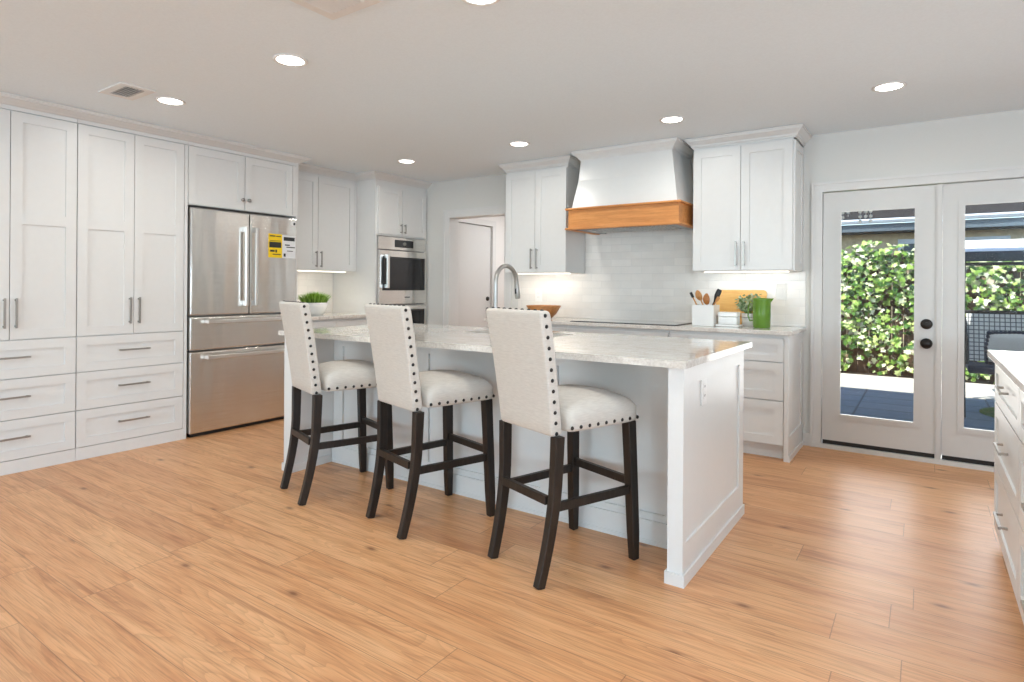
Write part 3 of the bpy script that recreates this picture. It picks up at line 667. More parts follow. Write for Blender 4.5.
for side, xa, xb, ax in ((0, IX0, IX0 + .088, 'R'), (1, IX1 - .064, IX1, 'E')):
    m_ = MB().box(xa, 2.385, 0, xb, 3.362, .883)
    if side: m_ = MB().box(xa, 2.385, 0, xb - .014, 3.362, .883); fe = Face('E', xb - .014)
    else: m_ = MB().box(xa + .014, 2.385, 0, xb, 3.362, .883); fe = Face('R', xa + .014)
    fe.frame(m_, 2.385, 0, 3.362, .883, .06, .014, .009, sides=(.042, .088, .165, .075))
    ep = obj('end_panel', m_, 'cabinet_paint', isl)
    b1 = MB().box(xa - .009, 2.376, 0, xb + .009, 2.3845, .05)
    if side: b1.box(xb + .0005, 2.3845, 0, xb + .009, 3.362, .05)
    else: b1.box(xa - .009, 2.3845, 0, xa - .0005, 3.362, .05)
    if side: b1.box(xa - .009, 2.3845, 0, xa - .0005, 2.69, .05)
    else: b1.box(xb + .0005, 2.3845, 0, xb + .009, 2.69, .05)
    obj('base_moulding', b1, 'cabinet_paint', ep)
fk = Face('F', 0)
fbk = Face('L', 0)
class Back(Face):
    def p(s, u, n, z): return (u, 3.362 + n, z)
bk = Back('F', 0); n_ = 4; wk = (IX1 - IX0 - .19) / n_
for k in range(n_):
    a = IX0 + .095 + k * wk; front(bk, isl, 'door', a, .10, a + wk, .875, .06, (), (a + wk / 2, .80, .16, False))
# island counter with sink cut-out
CX0, CX1, CY0, CY1 = -3.47, -.780, 2.355, 3.475; SX0, SX1, SY0, SY1 = -2.46, -1.80, 3.0, 3.335
m_ = MB(); z0, z1 = .885, .915
xs = [CX0, SX0, SX1, CX1]; ys = [CY0, SY0, SY1, CY1]
for z in (z0, z1):
    for i in range(3):
        for j in range(3):
            if i == 1 and j == 1: continue
            m_.add([(xs[i], ys[j], z), (xs[i + 1], ys[j], z), (xs[i + 1], ys[j + 1], z), (xs[i], ys[j + 1], z)], [(0, 1, 2, 3)])
for xa, ya, xb, yb_ in ((CX0, CY0, CX1, CY0), (CX1, CY0, CX1, CY1), (CX1, CY1, CX0, CY1), (CX0, CY1, CX0, CY0), (SX0, SY0, SX1, SY0), (SX1, SY0, SX1, SY1), (SX1, SY1, SX0, SY1), (SX0, SY1, SX0, SY0)):
    if (xa, ya) in ((CX0, CY0),) or True:
        n_seg = 3; P0 = []
        for k in range(n_seg + 1): pass
    m_.add([(xa, ya, z0), (xb, yb_, z0), (xb, yb_, z1), (xa, ya, z1)], [(0, 1, 2, 3)])
tag(obj('countertop', m_, 'quartzite'), 'pale veined stone countertop on the island, holding the sink', 'countertop')
sk = thing('sink', 'undermount steel sink in the island counter, beside the faucet', 'sink', (-2.13, 3.17, .66))
o_ = .012; m_ = MB(); a0, a1, b0, b1_ = SX0 - o_, SX1 + o_, SY0 - o_, SY1 + o_
ro = [(a0, b0), (a1, b0), (a1, b1_), (a0, b1_)]; ri = [(a0 + .008, b0 + .008), (a1 - .008, b0 + .008), (a1 - .008, b1_ - .008), (a0 + .008, b1_ - .008)]
L3 = lambda r, z: [(x, y, z) for x, y in r]
m_.loft([L3(ro, .66), L3(ro, .884), L3(ri, .884), L3(ri, .67)], True)
obj('basin', m_, 'stainless', sk); obj('drain', MB().lathe((-2.13, 3.17, .6702), [(.045, 0), (.045, .003), (.03, .003), (.03, .001)], 24), 'chrome', sk)
fa = thing('faucet', 'tall brushed gooseneck faucet with pull-down spray on the island', 'faucet', (-2.148, 2.945, .915))
obj('base', MB().lathe((-2.148, 2.945, .9155), [(.028, 0), (.028, .008), (.022, .012), (.022, .10), (.016, .108)], 24), 'brushed_nickel', fa)
pts = [(-2.148, 2.945, 1.02), (-2.148, 2.945, 1.235)]
for k in range(1, 15):
    a = PI * k / 15; pts.append((-2.148, 2.945 + .112 * (1 - math.cos(a)), 1.235 + .105 * math.sin(a)))
pts += [(-2.148, 3.172, 1.225)]
obj('spout', MB().tube(pts, .0135, 14), 'brushed_nickel', fa)
sp_ = obj('spray_head', MB().tube([(-2.148, 3.172, 1.226), (-2.148, 3.178, 1.18), (-2.148, 3.184, 1.15), (-2.148, 3.187, 1.135)], [.0145, .017, .018, .016], 14), 'brushed_nickel', fa)
obj('spray_button', MB().box(-2.153, 3.160, 1.165, -2.143, 3.1632, 1.20), 'black_plastic', sp_)
obj('lever', MB().tube([(-2.126, 2.945, .985), (-2.095, 2.945, .995), (-2.045, 2.945, 1.03)], [.008, .008, .006], 10), 'brushed_nickel', fa)
plate('wall_outlet', Face('E', IX1 - .009), 2.672, .752, .074, .122, 'white outlet set in the end panel of the island')

# ---------------------------------------------------------------- right-hand drawer run (faces -X)
RX = .305; frt = Face('R', RX)
def rcab(y0, y1, lab):
    t_ = thing('drawer_cabinet', lab, 'cabinet', (RX + .3, (y0 + y1) / 2, 0), 0, 'right-hand drawer cabinets')
    obj('body', MB().box(RX, y0, .06, RX + .6, y1, .883), 'cabinet_paint', t_)
    obj('kick_board', MB().box(RX + .004, y0, 0, RX + .58, y1 - .10, .0595), 'cabinet_paint', t_)
    for z0, z1 in ((.07, .375), (.378, .672), (.675, .868)):
        front(frt, t_, 'drawer', y0, z0, y1, z1, .06 if z1 < .8 else .05, (), ((y0 + y1) / 2 - .03, (z0 + z1) / 2 + .015, .21, False))
    return t_
rcab(2.822, 3.725, 'white drawer cabinet at the right edge, nearest the french doors')
rcab(1.915, 2.818, 'white drawer cabinet at the right edge, nearer the camera')
tag(obj('countertop', MB().box(.258, 1.88, .885, RX + .62, 3.755, .915), 'quartzite', bev=.003), 'stone countertop on the right-hand drawer cabinets', 'countertop')

# ---------------------------------------------------------------- bar stools
def nail(par, c, n):
    nvec = Vector(n).normalized(); o = bpy.data.objects.new('nailhead', NAIL); COL.objects.link(o); o.parent = par
    o.location = c; o.rotation_euler = nvec.to_track_quat('Z', 'Y').to_euler()
q = MB().lathe((0, 0, -.001), [(.0084, 0), (.008, .002), (.006, .0045), (.0035, .0058), (.0003, .0062)], 12)
NAIL = bpy.data.meshes.new('nailhead'); NAIL.from_pydata(q.v, [], q.f); NAIL.polygons.foreach_set('use_smooth', q.sm); NAIL.materials.append(M['dark_bronze'])
def backy(z):   # rear face of the back
    s = (z - .60) / .515; return -.209 - .059 * s - .022 * s * s
def backw(z): return .183 + .016 * (z - .60) / .515
def bar_stool():
    t_ = thing('bar_stool', '', 'bar stool', (0, 0, 0), 0, 'linen bar stools along the island')
    # back: rounded slab
    rings = []; th = .058; r = .012
    zs = [.600, .603, .612] + [.612 + .485 * k / 12 for k in range(1, 12)] + [1.097, 1.108, 1.113]
    for z in zs:
        e = max(0, (.612 - z), (z - 1.100)); ins = r - math.sqrt(max(0, r * r - min(r, e) ** 2)) if e else 0
        if z in (zs[0], zs[-1]): ins = r * .8
        w = backw(z) - ins; yb_ = backy(z) + ins; yf = yb_ + th - 2 * ins; c_ = []
        for cx, cy, a0_ in ((w - r, yf - r, 0), (-w + r, yf - r, 90), (-w + r, yb_ + r, 180), (w - r, yb_ + r, 270)):
            for k in range(4): a = R(a0_ + 30 * k); c_.append((cx + r * math.cos(a), cy + r * math.sin(a), z))
        rings.append(c_)
    bk_ = obj('backrest', MB().loft(rings, True, True), 'linen', t_, local=True)
    # seat: rounded pad with a crown
    N = 20; hw, y0, y1 = .212, -.140, .272; rr = .035; vs = []; fs = []
    def border(cx, cy): return cx, cy
    top = []
    def sq(u, v):  # square grid with rounded corners
        x, y = u, v; m0 = max(abs(u), abs(v))
        k = 1 - .045 * (min(abs(u), abs(v)) / m0) ** 6 if m0 > 0 else 1
        return x * k, y * k
    for j in range(N + 1):
        for i in range(N + 1):
            u, v = -1 + 2 * i / N, -1 + 2 * j / N; x, y = sq(u, v)
            e = max(abs(u), abs(v)); roll = .03 * (max(0, e - .82) / .18) ** 2.2
            z = .712 + .045 * (1 - abs(u) ** 2.4) * (1 - abs(v) ** 2.4) - roll
            top.append((x * hw, (y0 + y1) / 2 + y * (y1 - y0) / 2, z))
    for j in range(N):
        for i in range(N): a = j * (N + 1) + i; fs.append((a, a + 1, a + N + 2, a + N + 1))
    loop = [i for i in range(N + 1)] + [j * (N + 1) + N for j in range(1, N + 1)] + [N * (N + 1) + i for i in range(N - 1, -1, -1)] + [j * (N + 1) for j in range(N - 1, 0, -1)]
    vs = list(top); prev = loop
    for z in (.66, .628, .615):
        cur = []
        for q_ in loop:
            x, y, _ = top[q_]; k = 1.0 if z > .62 else .975
            cur.append(len(vs)); vs.append((x * k, (y0 + y1) / 2 + (y - (y0 + y1) / 2) * k, z))
        for a in range(len(loop)): b_ = (a + 1) % len(loop); fs.append((prev[a], cur[a], cur[b_], prev[b_]))
        prev = cur
    fs.append(tuple(reversed(prev)))
    st = obj('seat', MB().add(vs, fs, True), 'linen', t_, local=True)
    # legs
    for s in (-1, 1):
        obj('leg', bevelled(MB().bar([(s * .186, .232, .616), (s * .192, .240, .40), (s * .199, .250, .12), (s * .201, .254, 0)], [.046, .044, .041, .034], [.046, .044, .041, .034], (1, 0, 0)), .003), 'espresso_wood', t_, local=True)
        P_ = []
        for k in range(13):
            z = .60 * (1 - k / 12); q_ = max(0, (.42 - z) / .42); P_.append((s * (.184 - .018 * (1 - z / .6)), -.180 - .012 * (1 - z / .6) - .066 * q_ ** 1.7, z))
        obj('leg', bevelled(MB().bar(P_, [.038 - .004 * k / 12 for k in range(13)], [.048 - .010 * k / 12 for k in range(13)], (1, 0, 0)), .003), 'espresso_wood', t_, local=True)
    sb = lambda a, b_, side: bevelled(MB().bar([a, b_], .022, .036, side), .002)
    for s in (-1, 1): obj('stretcher', sb((s * .176, -.182, .312), (s * .193, .222, .312), (1, 0, 0)), 'espresso_wood', t_, local=True)
    obj('stretcher', sb((-.153, -.207, .338), (.153, -.207, .338), (0, 1, 0)), 'espresso_wood', t_, local=True)
    obj('stretcher', sb((-.174, .243, .345), (.174, .243, .345), (0, 1, 0)), 'espresso_wood', t_, local=True)
    # nailheads: sides of back, top of back, rim of seat
    for s in (-1, 1):
        for k in range(12):
            z = .612 + .482 * k / 11; nail(bk_, (s * (backw(z) + .0005), backy(z) + .025, z), (s, 0, 0))
    for k in range(9):
        x = -.175 + .35 * k / 8; nail(bk_, (x, backy(1.11) + .030, 1.1132), (0, 0, 1))
    for s in (-1, 1):
        for k in range(9): nail(st, (s * (hw - .0005), -.125 + .385 * k / 8, .632), (s, 0, 0))
    for k in range(9): nail(st, (-.19 + .38 * k / 8, y1 - .0005, .632), (0, 1, 0))
    return t_
proto = bar_stool()
for k, (x, y, a, lab) in enumerate(((-1.335, 2.342, 19.7, 'cream linen bar stool nearest the end panel of the island, rightmost of three'),
                                    (-2.142, 2.358, 16.0, 'cream linen bar stool in the middle of the three at the island'),
                                    (-2.892, 2.360, 18.5, 'cream linen bar stool nearest the fridge, leftmost of three'))):
    o = proto if k == 0 else copy_tree(proto)
    o.location = (x, y, 0); o.rotation_euler = (0, 0, -R(a)); o['label'] = lab

# ---------------------------------------------------------------- things on the counters
# grass pot
gp = thing('potted_grass', 'small white bowl of bright green grass on the left counter', 'plant', (-5.05, 3.835, .915))
obj('pot', MB().lathe((-5.05, 3.835, .9155), [(.075, 0), (.10, .02), (.125, .08), (.132, .125), (.124, .125), (.115, .10), (.02, .095)], 36), 'white_ceramic', gp)
obj('soil', MB().lathe((-5.05, 3.835, 1.012), [(.113, 0), (.113, .01), (.001, .014)], 24), 'soil', gp)
m_ = MB()
for k in range(900):
    a = random.uniform(0, 2 * PI); r = .112 * math.sqrt(random.random()); h = random.uniform(.09, .155) * (1 - .25 * r / .112)
    bx, by = -5.05 + r * math.cos(a), 3.835 + r * math.sin(a); lean = r / .112 * random.uniform(.03, .085) + random.uniform(-.015, .02)
    tx, ty = bx + lean * math.cos(a), by + lean * math.sin(a); wv = a + PI / 2 + random.uniform(-.8, .8); ww = .0028
    dx, dy = ww * math.cos(wv), ww * math.sin(wv); mx_, my_ = bx + (tx - bx) * .4, by + (ty - by) * .4
    m_.add([(bx - dx, by - dy, 1.02), (bx + dx, by + dy, 1.02), (mx_ + dx, my_ + dy, 1.02 + h * .6), (mx_ - dx, my_ - dy, 1.02 + h * .6), (tx, ty, 1.02 + h)], [(0, 1, 2, 3), (3, 2, 4)])
g_ = obj('grass', m_, 'grass_blade', gp); g_['kind'] = 'stuff'
# wooden bowl
tag(obj('wooden_bowl', MB().lathe((-2.93, 4.78, .9155), [(.055, 0), (.075, .004), (.12, .05), (.165, .122), (.158, .124), (.112, .058), (.06, .016), (.001, .014)], 44), 'bowl_wood'), 'flared wooden bowl on the far counter left of the cooktop', 'bowl')
# crock and utensils
KX, KY = -1.418, 4.76
ck_ = MB(); h = .083
L4 = lambda w_, z: [(KX - w_, KY - w_, z), (KX + w_, KY - w_, z), (KX + w_, KY + w_, z), (KX - w_, KY + w_, z)]
ck_.loft([L4(h - .003, .9155), L4(h, .920), L4(h, 1.080), L4(h - .007, 1.080), L4(h - .007, .925)])
tag(obj('utensil_crock', ck_, 'white_ceramic'), 'square white ceramic crock holding wooden spoons and spatulas', 'crock')
def utensil(name, lab, base, tip, head, mat, hw_, hl, ht=.006, hmat=None):
    b_, t2 = Vector(base), Vector(tip); d = (t2 - b_).normalized(); t_ = thing(name, lab, 'utensil', base)
    obj('handle', MB().tube([b_, b_ + (t2 - b_) * .5, t2], [.006, .006, .0055], 10), mat, t_)
    side = Vector((1, 0, 0)); side = (side - d * side.dot(d)).normalized(); nn = d.cross(side); rings = []
    for k in range(9):
        s = k / 8; w_ = hw_ * math.sin(PI * (.12 + .83 * s)) ** .7 if head == 'spoon' else hw_ * (.25 + .75 * min(1, s * 2.2)) * (1 if s < .9 else .8)
        if head == 'stick': w_ = hw_
        c_ = t2 + d * hl * s + (nn * (-.012 * math.sin(PI * s)) if head == 'spoon' else Vector())
        rings.append([c_ + side * w_ * math.cos(a) + nn * ht * math.sin(a) for a in [2 * PI * j / 12 for j in range(12)]])
    obj('head', MB().loft(rings, True, True), hmat or mat, t_)
utensil('spatula', 'black-tipped utensil leaning out of the left side of the crock', (KX + .01, KY - .025, .93), (KX - .095, KY - .02, 1.135), 'stick', 'spoon_wood', .011, .045, .011, 'black_plastic')
utensil('wooden_spoon', 'light wooden spoon standing left in the crock', (KX + .03, KY + .025, .93), (KX - .048, KY + .03, 1.115), 'spoon', 'spoon_wood', .026, .085)
utensil('wooden_spoon', 'darker wooden spoon standing upright in front in the crock', (KX + .03, KY - .055, .93), (KX + .024, KY - .055, 1.085), 'spoon', 'bowl_wood', .027, .085)
utensil('slotted_turner', 'black turner leaning right in the crock', (KX - .03, KY + .06, .93), (KX + .048, KY + .06, 1.105), 'flat', 'black_plastic', .021, .105, .004)
utensil('wooden_spatula', 'thin wooden spatula leaning far right in the crock', (KX - .04, KY + .005, .93), (KX + .072, KY + .005, 1.10), 'flat', 'spoon_wood', .012, .05, .004)
# cutting board leaning on the tile
bdm = MB(); x0, x1 = -1.43, -1.035; rings = []
def rr_ring(yoff):
    c_ = []
    for cx, cz, a0_ in ((x1 - .03, .285 - .03, 0), (x0 + .03, .285 - .03, 90), (x0 + .03, .03, 180), (x1 - .03, .03, 270)):
        for k in range(5): a = R(a0_ + 22.5 * k); c_.append((cx + .03 * math.cos(a), cz + .03 * math.sin(a)))
    return [(x, 5.045 + yoff + z * .165, .917 + z * .986) for x, z in c_]
tag(obj('cutting_board', bdm.loft([rr_ring(0), rr_ring(.018)]), 'board_wood', bev=.003), 'light wood cutting board leaning against the tile backsplash', 'cutting board')
# butter box: white lidded box on a tray
bx_ = thing('lidded_box', 'small white lidded ceramic box on a saucer, in front of the cutting board', 'container', (-1.245, 4.78, .915))
def rbox(cx, cy, w_, d_, z0, z1): return MB().box(cx - w_, cy - d_, z0, cx + w_, cy + d_, z1)
obj('saucer', rbox(-1.245, 4.78, .088, .065, .9155, .932), 'white_ceramic', bx_, bev=.006)
obj('box', rbox(-1.245, 4.78, .070, .050, .9325, .990), 'white_ceramic', bx_, bev=.005)
obj('lid', rbox(-1.245, 4.78, .074, .054, .9905, 1.028), 'white_ceramic', bx_, bev=.008, seg=3)
# herb pot
hp = thing('potted_herb', 'pale green leafy plant in a small white pot behind the pitcher', 'plant', (-1.13, 4.94, .915))
obj('pot', MB().lathe((-1.13, 4.94, .9155), [(.045, 0), (.055, .006), (.062, .10), (.055, .10), (.05, .085), (.001, .084)], 28), 'white_ceramic', hp)
m_ = MB(); st_ = MB()
for k in range(34):
    a = random.uniform(0, 2 * PI); l = random.uniform(.05, .115); c0 = Vector((-1.13 + .02 * math.cos(a), 4.94 + .02 * math.sin(a), 1.0))
    tip = c0 + Vector((math.cos(a) * l * .75, math.sin(a) * l * .6, random.uniform(.05, .15))); st_.tube([c0, (c0 + tip) / 2 + Vector((0, 0, .015)), tip], .0016, 5)
    for j in range(9):
        p = c0.lerp(tip, .35 + .65 * j / 8) + Vector((0, 0, .012)); ax_ = Vector((random.uniform(-1, 1), random.uniform(-1, 1), random.uniform(-.3, .8))).normalized(); sd = ax_.orthogonal().normalized() * .012; L = .034
        m_.add([p, p + ax_ * L * .5 + sd, p + ax_ * L, p + ax_ * L * .5 - sd], [(0, 1, 2, 3)])
obj('stems', st_, 'grass_blade', hp); obj('leaves', m_, 'herb_leaf', hp)['kind'] = 'stuff'
obj('wire_ring', MB().tube([(-1.13 + .066 * math.cos(2 * PI * k / 24), 4.94 + .066 * math.sin(2 * PI * k / 24), .985) for k in range(25)], .002, 6), 'twine', hp)
# pitcher
px_, py_ = -1.005, 4.775
pt = thing('pitcher', 'tall green ceramic pitcher at the right end of the far counter', 'pitcher', (px_, py_, .915))
obj('vessel', MB().lathe((px_, py_, .9155), [(.056, 0), (.062, .004), (.064, .10), (.064, .21), (.066, .222), (.061, .222), (.059, .20), (.058, .02), (.001, .015)], 40), 'green_glaze', pt)
obj('spout', MB().loft([[(px_ + .058, py_ - .02, 1.130), (px_ + .085, py_, 1.137), (px_ + .058, py_ + .02, 1.130), (px_ + .056, py_, 1.095)], [(px_ + .058, py_ - .014, 1.136), (px_ + .079, py_, 1.138), (px_ + .058, py_ + .014, 1.136), (px_ + .057, py_, 1.12)]]), 'green_glaze', pt)
obj('handle', MB().tube([(px_ - .062, py_, 1.10), (px_ - .085, py_, 1.105), (px_ - .098, py_, 1.07), (px_ - .098, py_, 1.00), (px_ - .085, py_, .965), (px_ - .062, py_, .97)], .005, 10), 'green_glaze', pt)

# ---------------------------------------------------------------- ceiling: lights and vents
def can(x, y, lab, vis=True):
    t_ = thing('recessed_light', lab, 'ceiling light', (x, y, CEIL), 0, 'recessed ceiling lights')
    obj('trim_ring', MB().lathe((x, y, CEIL - .0005), [(.088, 0), (.088, -.004), (.080, -.007), (.069, -.004), (.069, 0)], 40), 'white_metal', t_)
    obj('diffuser', MB().lathe((x, y, CEIL - .001), [(.068, 0), (.068, -.003), (.001, -.0032)], 40), 'lamp_glow', t_)
    area('can_light', (x, y, CEIL - .012), (0, 0, -1), .13, .13, CANP * (1 if y < 3 else .71), (1, .985, .925), 'DISK', 170)
CANP = 5.2
for x, y, lab in ((-2.755, 1.93, 'second recessed ceiling light from the left edge, in the row nearest the camera'), (-4.015, 1.93, 'recessed ceiling light beside the small vent over the pantry'),
                  (-4.045, 4.10, 'recessed ceiling light in front of the oven tower'), (-2.765, 4.11, 'recessed ceiling light in front of the upper cabinet left of the hood'),
                  (-1.466, 4.10, 'recessed ceiling light in front of the range hood'), (-.176, 4.125, 'recessed ceiling light near the french doors, alone at the right'),
                  (-1.495, 1.93, 'recessed ceiling light cut by the top edge of the picture')): can(x, y, lab)
for x, y in ((-.2, 1.93), (-4.0, -.6), (-2.7, -.6), (-1.4, -.6), (.4, -.6), (2.2, 1.5), (2.2, 4.0)):  # extra ceiling lamps added out of view, no fixtures built
    area('can_light', (x, y, CEIL - .012), (0, 0, -1), .13, .13, CANP, (1, .985, .925), 'DISK', 170)
def vent(x0, y0, x1, y1, lab, n, two):
    t_ = thing('ceiling_vent', lab, 'vent', ((x0 + x1) / 2, (y0 + y1) / 2, CEIL), 0)
    z = CEIL - .0005; e = .045; m_ = MB()
    m_.box(x0, y0, z - .008, x0 + e, y1, z).box(x1 - e, y0, z - .008, x1, y1, z).box(x0 + e, y0, z - .008, x1 - e, y0 + e, z).box(x0 + e, y1 - e, z - .008, x1 - e, y1, z)
    obj('frame', m_, 'white_metal', t_)
    obj('duct', MB().box(x0 + e, y0 + e, z - .001, x1 - e, y1 - e, z), 'vent_gray', t_)
    for k in range(n):
        xx = x0 + e + (x1 - x0 - 2 * e) * (k + .5) / n
        if two: yy = y0 + e + (y1 - y0 - 2 * e) * (k + .5) / n; mm = MB().bar([(x0 + e, yy, z - .006), (x1 - e, yy, z - .007)], .016, .002, (0, .8, .6))
        else: mm = MB().bar([(xx, y0 + e, z - .006), (xx, y1 - e, z - .007)], .016, .002, (.8, 0, .6))
        obj('slat', mm, 'white_metal', t_)
vent(-4.19, 1.585, -3.88, 1.78, 'small white ceiling vent above the tall pantry cabinets', 6, True)
vent(-2.17, 1.42, -1.86, 1.735, 'white ceiling vent cut off by the top edge of the picture', 9, False)

# ---------------------------------------------------------------- outdoors
GZ = -.08
struct('floor_patio', MB().box(-7, FAR + .15, GZ - .1, 8, 9.02, GZ), 'pavers')
struct('floor_strip', MB().box(-7, 9.02, GZ - .1, 8, 10.4, GZ + .012), 'concrete')
struct('floor_yard', MB().box(-14, 10.4, GZ - .1, 16, 22, GZ), 'soil')
struct('ceiling_patio', MB().box(-5.5, FAR + .15, 2.46, 4.5, 7.15, 2.56), 'patio_white')
# fence with ivy
fe_ = thing('wood_fence', 'dark wooden fence carrying the ivy behind the patio', 'fence', (0, 10.80, GZ))
m_ = MB()
for k in range(70):
    x = -4.6 + k * .15; m_.box(x, 10.80 + random.uniform(0, .006), GZ, x + .143, 10.822, 1.76 + random.uniform(-.01, .01))
obj('boards', m_, 'fence_wood', fe_)
for z in (.25, 1.0, 1.65): obj('rail', MB().box(-4.6, 10.824, z - .04, 5.9, 10.86, z + .04), 'fence_wood', fe_)
for x in (-4.5, -2.1, .3, 2.7, 5.1): obj('post', MB().box(x - .045, 10.862, GZ, x + .045, 10.95, 1.78), 'fence_wood', fe_)
def leaf5(m_, p, nrm, size, rot):
    n_ = nrm.normalized(); a = n_.orthogonal().normalized(); b_ = n_.cross(a); a, b_ = a * math.cos(rot) + b_ * math.sin(rot), b_ * math.cos(rot) - a * math.sin(rot)
    prof = [(0, -.28), (.30, -.36), (.26, -.12), (.55, .02), (.30, .16), (.22, .32), (0, .62), (-.22, .32), (-.30, .16), (-.55, .02), (-.26, -.12), (-.30, -.36)]
    vs = [p + a * (u * size) + b_ * (v * size) + n_ * (-.12 * size * abs(u)) for u, v in prof]; c_ = p + n_ * .03 * size
    m_.add([c_] + vs, [(0, i, i % 12 + 1) for i in range(1, 13)])
m_ = MB(); rnd = random.Random(11)
for k in range(8200):
    x = rnd.uniform(-3.4, 4.4); z = GZ + .02 + 2.0 * rnd.random() ** .92; top = 1.78 + .10 * noise.noise(Vector((x * 2.2, 3.1, 0)))
    if z > top: z = top - rnd.random() * .3
    dens = noise.noise(Vector((x * 1.7, z * 1.7, 4.2)))
    if dens < -.12 and rnd.random() < .6: continue
    y = 10.70 - rnd.random() * (.12 + .34 * max(0, dens + .3)); nrm = Vector((rnd.uniform(-.75, .75), -1, rnd.uniform(-.1, 1.5)))
    leaf5(m_, Vector((x, y, z)), nrm, rnd.uniform(.05, .115), rnd.uniform(0, 2 * PI))
for k in range(420):
    x = rnd.uniform(-3.4, 4.4); leaf5(m_, Vector((x, rnd.uniform(10.50, 10.70), 1.77 + .10 * noise.noise(Vector((x * 2.2, 3.1, 0))) + rnd.random() * .12)), Vector((rnd.uniform(-.6, .6), rnd.uniform(-1, .3), rnd.uniform(.4, 1.2))), rnd.uniform(.07, .13), rnd.uniform(0, 6.28))
ivy = tag(obj('ivy', m_, 'ivy_leaf'), 'sunlit green ivy covering the fence beyond the french doors', 'ivy', kind='stuff')
m_ = MB()
for k in range(60):
    x = rnd.uniform(-3.3, 4.3); z0 = GZ + rnd.random() * .4; pts = []
    for j in range(7): pts.append((x, 10.66 - .02 * rnd.random(), z0 + j * rnd.uniform(.12, .22))); x += rnd.uniform(-.10, .10)
    pts = [(a, b_, min(c_, 1.74)) for a, b_, c_ in pts]; m_.tube(pts, .006, 5)
st_ = obj('stems', m_, 'stem_brown', ivy); st_['kind'] = 'stuff'; st_['label'] = 'bare brown climbing stems'
# neighbouring house
nh = thing('house', 'tan-sided neighbouring house with grey eave beyond the ivy fence', 'house', (0, 15, GZ))
m_ = MB()
for k in range(80): m_.box(-8 + k * .2, 13.70 if k % 2 else 13.715, GZ, -8 + k * .2 + .2, 13.8, 2.42)
m_.box(-8, 13.8, GZ, 8, 18, 2.42); obj('siding', m_, 'tan_siding', nh)
obj('soffit', MB().box(-8.3, 13.30, 2.30, 8.3, 13.70, 2.33), 'roof_shingle', nh)  # under-eave shade put into the soffit by its near-black colour
obj('fascia', MB().box(-8.3, 13.27, 2.32, 8.3, 13.30, 2.46), 'slate_paint', nh)
obj('gutter', MB().loft([[(x, 13.27, 2.47), (x, 13.27, 2.55), (x, 13.18, 2.55), (x, 13.175, 2.52), (x, 13.20, 2.475)] for x in (-8.3, 8.3)]), 'gutter_paint', nh)
obj('roof', MB().loft([[(x, 13.20, 2.56), (x, 13.28, 2.515), (x, 18, 5.2), (x, 18, 5.35)] for x in (-8.4, 8.4)]), 'roof_shingle', nh)
for x0, x1 in ((-.42, 1.25),):
    f = MB()
    for a, b_ in ((x0, x0 + .09), (x1 - .09, x1)): f.box(a, 13.66, 1.0, b_, 13.699, 2.18)
    f.box(x0 + .09, 13.66, 2.09, x1 - .09, 13.699, 2.18).box(x0 + .09, 13.66, 1.0, x1 - .09, 13.699, 1.09)
    wf = obj('window', f, 'gutter_paint', nh); obj('window_pane', MB().box(x0 + .09, 13.68, 1.09, x1 - .09, 13.699, 2.09), 'slate_paint', wf)
# patio swing
SX, SY = 1.22, 8.25; SW = .86
sw = thing('patio_swing', 'canopied patio swing with black frame and woven back, outside the right french door', 'swing', (SX, SY, GZ))
obj('canopy', MB().loft([[(x, SY - .62, 1.585), (x, SY - .60, 1.60), (x, SY - .1, 1.75), (x, SY + .5, 1.68), (x, SY + .5, 1.665), (x, SY - .1, 1.735)] for x in (SX - SW - .12, SX + SW + .12)]), 'white_fabric', sw)
obj('valance', MB().box(SX - SW - .125, SY - .635, 1.50, SX + SW + .125, SY - .622, 1.60), 'navy_fabric', sw)
obj('canopy_bar', MB().tube([(SX - SW - .12, SY - .61, 1.475), (SX + SW + .12, SY - .61, 1.475)], .018, 10), 'black_metal', sw)
for s in (-1, 1):
    x = SX + s * (SW + .03)
    obj('frame_leg', MB().tube([(x, SY - .65, GZ), (x, SY - .1, 1.70), (x, SY + .55, GZ)], .025, 10), 'black_metal', sw)
    obj('arm', MB().tube([(SX + s * SW, SY + .10, .90), (SX + s * SW, SY - .05, .84), (SX + s * (SW - .0), SY - .40, .66), (SX + s * SW, SY - .40, .44)], .028, 10), 'black_metal', sw)
    obj('hanger', MB().tube([(SX + s * SW, SY - .1, 1.66), (SX + s * SW, SY - .05, .84)], .012, 8), 'black_metal', sw)
obj('woven_back', MB().loft([[(x, SY + .02, .44), (x, SY + .04, .44), (x, SY + .17, .96), (x, SY + .15, .96)] for x in (SX - SW + .03, SX + SW - .03)]), 'woven_mesh', sw)
obj('back_rail', MB().tube([(SX - SW, SY + .16, .97), (SX + SW, SY + .16, .97)], .02, 8), 'black_metal', sw)
obj('seat', MB().box(SX - SW + .02, SY - .45, .35, SX + SW - .02, SY + .03, .43), 'navy_fabric', sw, bev=.02)
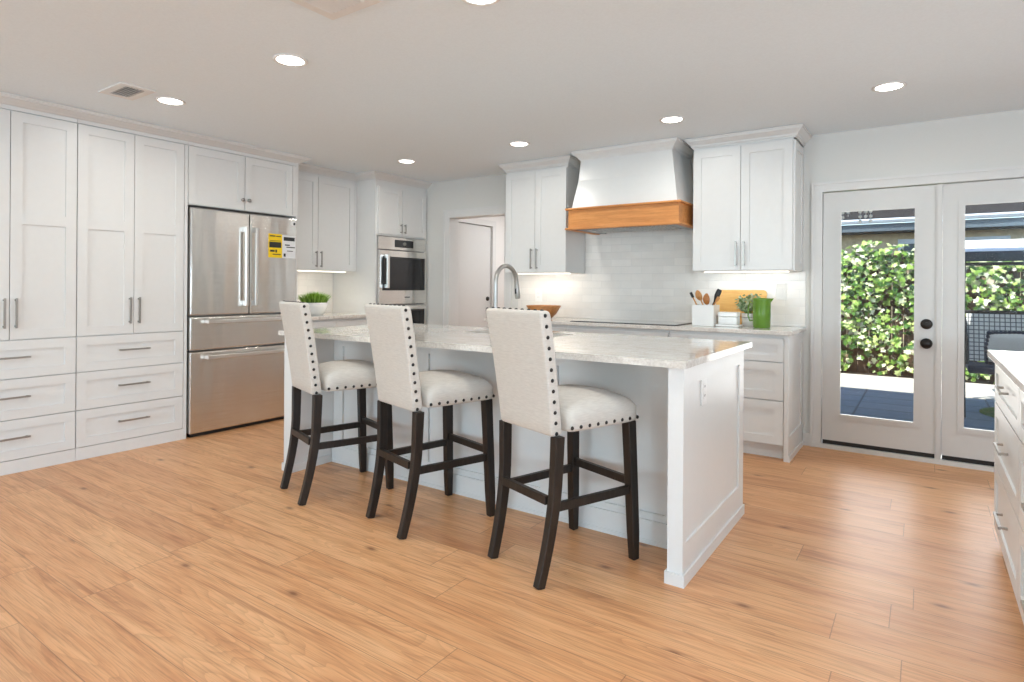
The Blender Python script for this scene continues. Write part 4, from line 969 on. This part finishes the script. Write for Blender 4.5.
def pillow(cx, cy, z, w_, d_, h_, lab):
    t_ = thing('cushion', lab, 'cushion', (cx, cy, z)); rings = []
    m_ = MB(); N = 14; vs = []; fs = []
    for s in (1, -1):
        o0 = len(vs)
        for j in range(N + 1):
            for i in range(N + 1):
                u, v = -1 + 2 * i / N, -1 + 2 * j / N; k = 1 - .06 * (abs(u * v))
                vs.append((cx + u * w_ * k, cy + s * d_ * ((1 - u ** 4) * (1 - v ** 4)) ** .5 - .10 * v, z + h_ + v * h_ * k))
        for j in range(N):
            for i in range(N): a = o0 + j * (N + 1) + i; fs.append((a, a + 1, a + N + 2, a + N + 1))
    m_.add(vs, fs, True); c0 = obj('cover', m_, 'white_fabric', t_)
    f = MB(); L = [(-1 + 2 * k / 14, -1) for k in range(14)] + [(1, -1 + 2 * k / 8) for k in range(8)] + [(1 - 2 * k / 14, 1) for k in range(14)] + [(-1, 1 - 2 * k / 8) for k in range(8)]
    for u, v in L: kk = 1 - .06 * abs(u * v); f.sphere((cx + u * w_ * kk, cy - .10 * v, z + h_ + v * h_ * kk), .022, 8, 5)
    obj('pompom_trim', f, 'navy_fabric', t_)
pillow(.79, SY - .25, .44, .25, .09, .17, 'white cushion with navy pompom trim on the patio swing')
m_ = MB(); rnd = random.Random(5)
pd = tag(obj('turf_mat', MB().lathe((.95, 8.05, GZ + .001), [(.46, 0), (.46, .012), (.001, .014)], 40), 'turf_blade'), 'dark green turf mat on the patio under the swing', 'mat')
# hanging bead ornament under the patio cover
bo = thing('bead_ornament', 'hanging strands of tiny white beads at the top of the left french door', 'ornament', (-.53, 6.5, 1.95))
obj('hanger', MB().tube([(-.53, 6.5, 2.459), (-.53, 6.5, 2.02)], .002, 6).tube([(-.66, 6.5, 2.02), (-.40, 6.5, 2.02)], .004, 6), 'white_metal', bo)
for k, (x, n_) in enumerate(((-.645, 3), (-.60, 2), (-.54, 1), (-.50, 4), (-.455, 3), (-.415, 4))):
    s_ = obj('strand', MB().tube([(x, 6.5, 2.02), (x, 6.5, 1.99 - .045 * n_)], .0018, 5), 'white_metal', bo)
    for j in range(n_): obj('bead', MB().sphere((x, 6.5, 1.985 - .045 * j), .016, 8, 6), 'white_ceramic', s_)
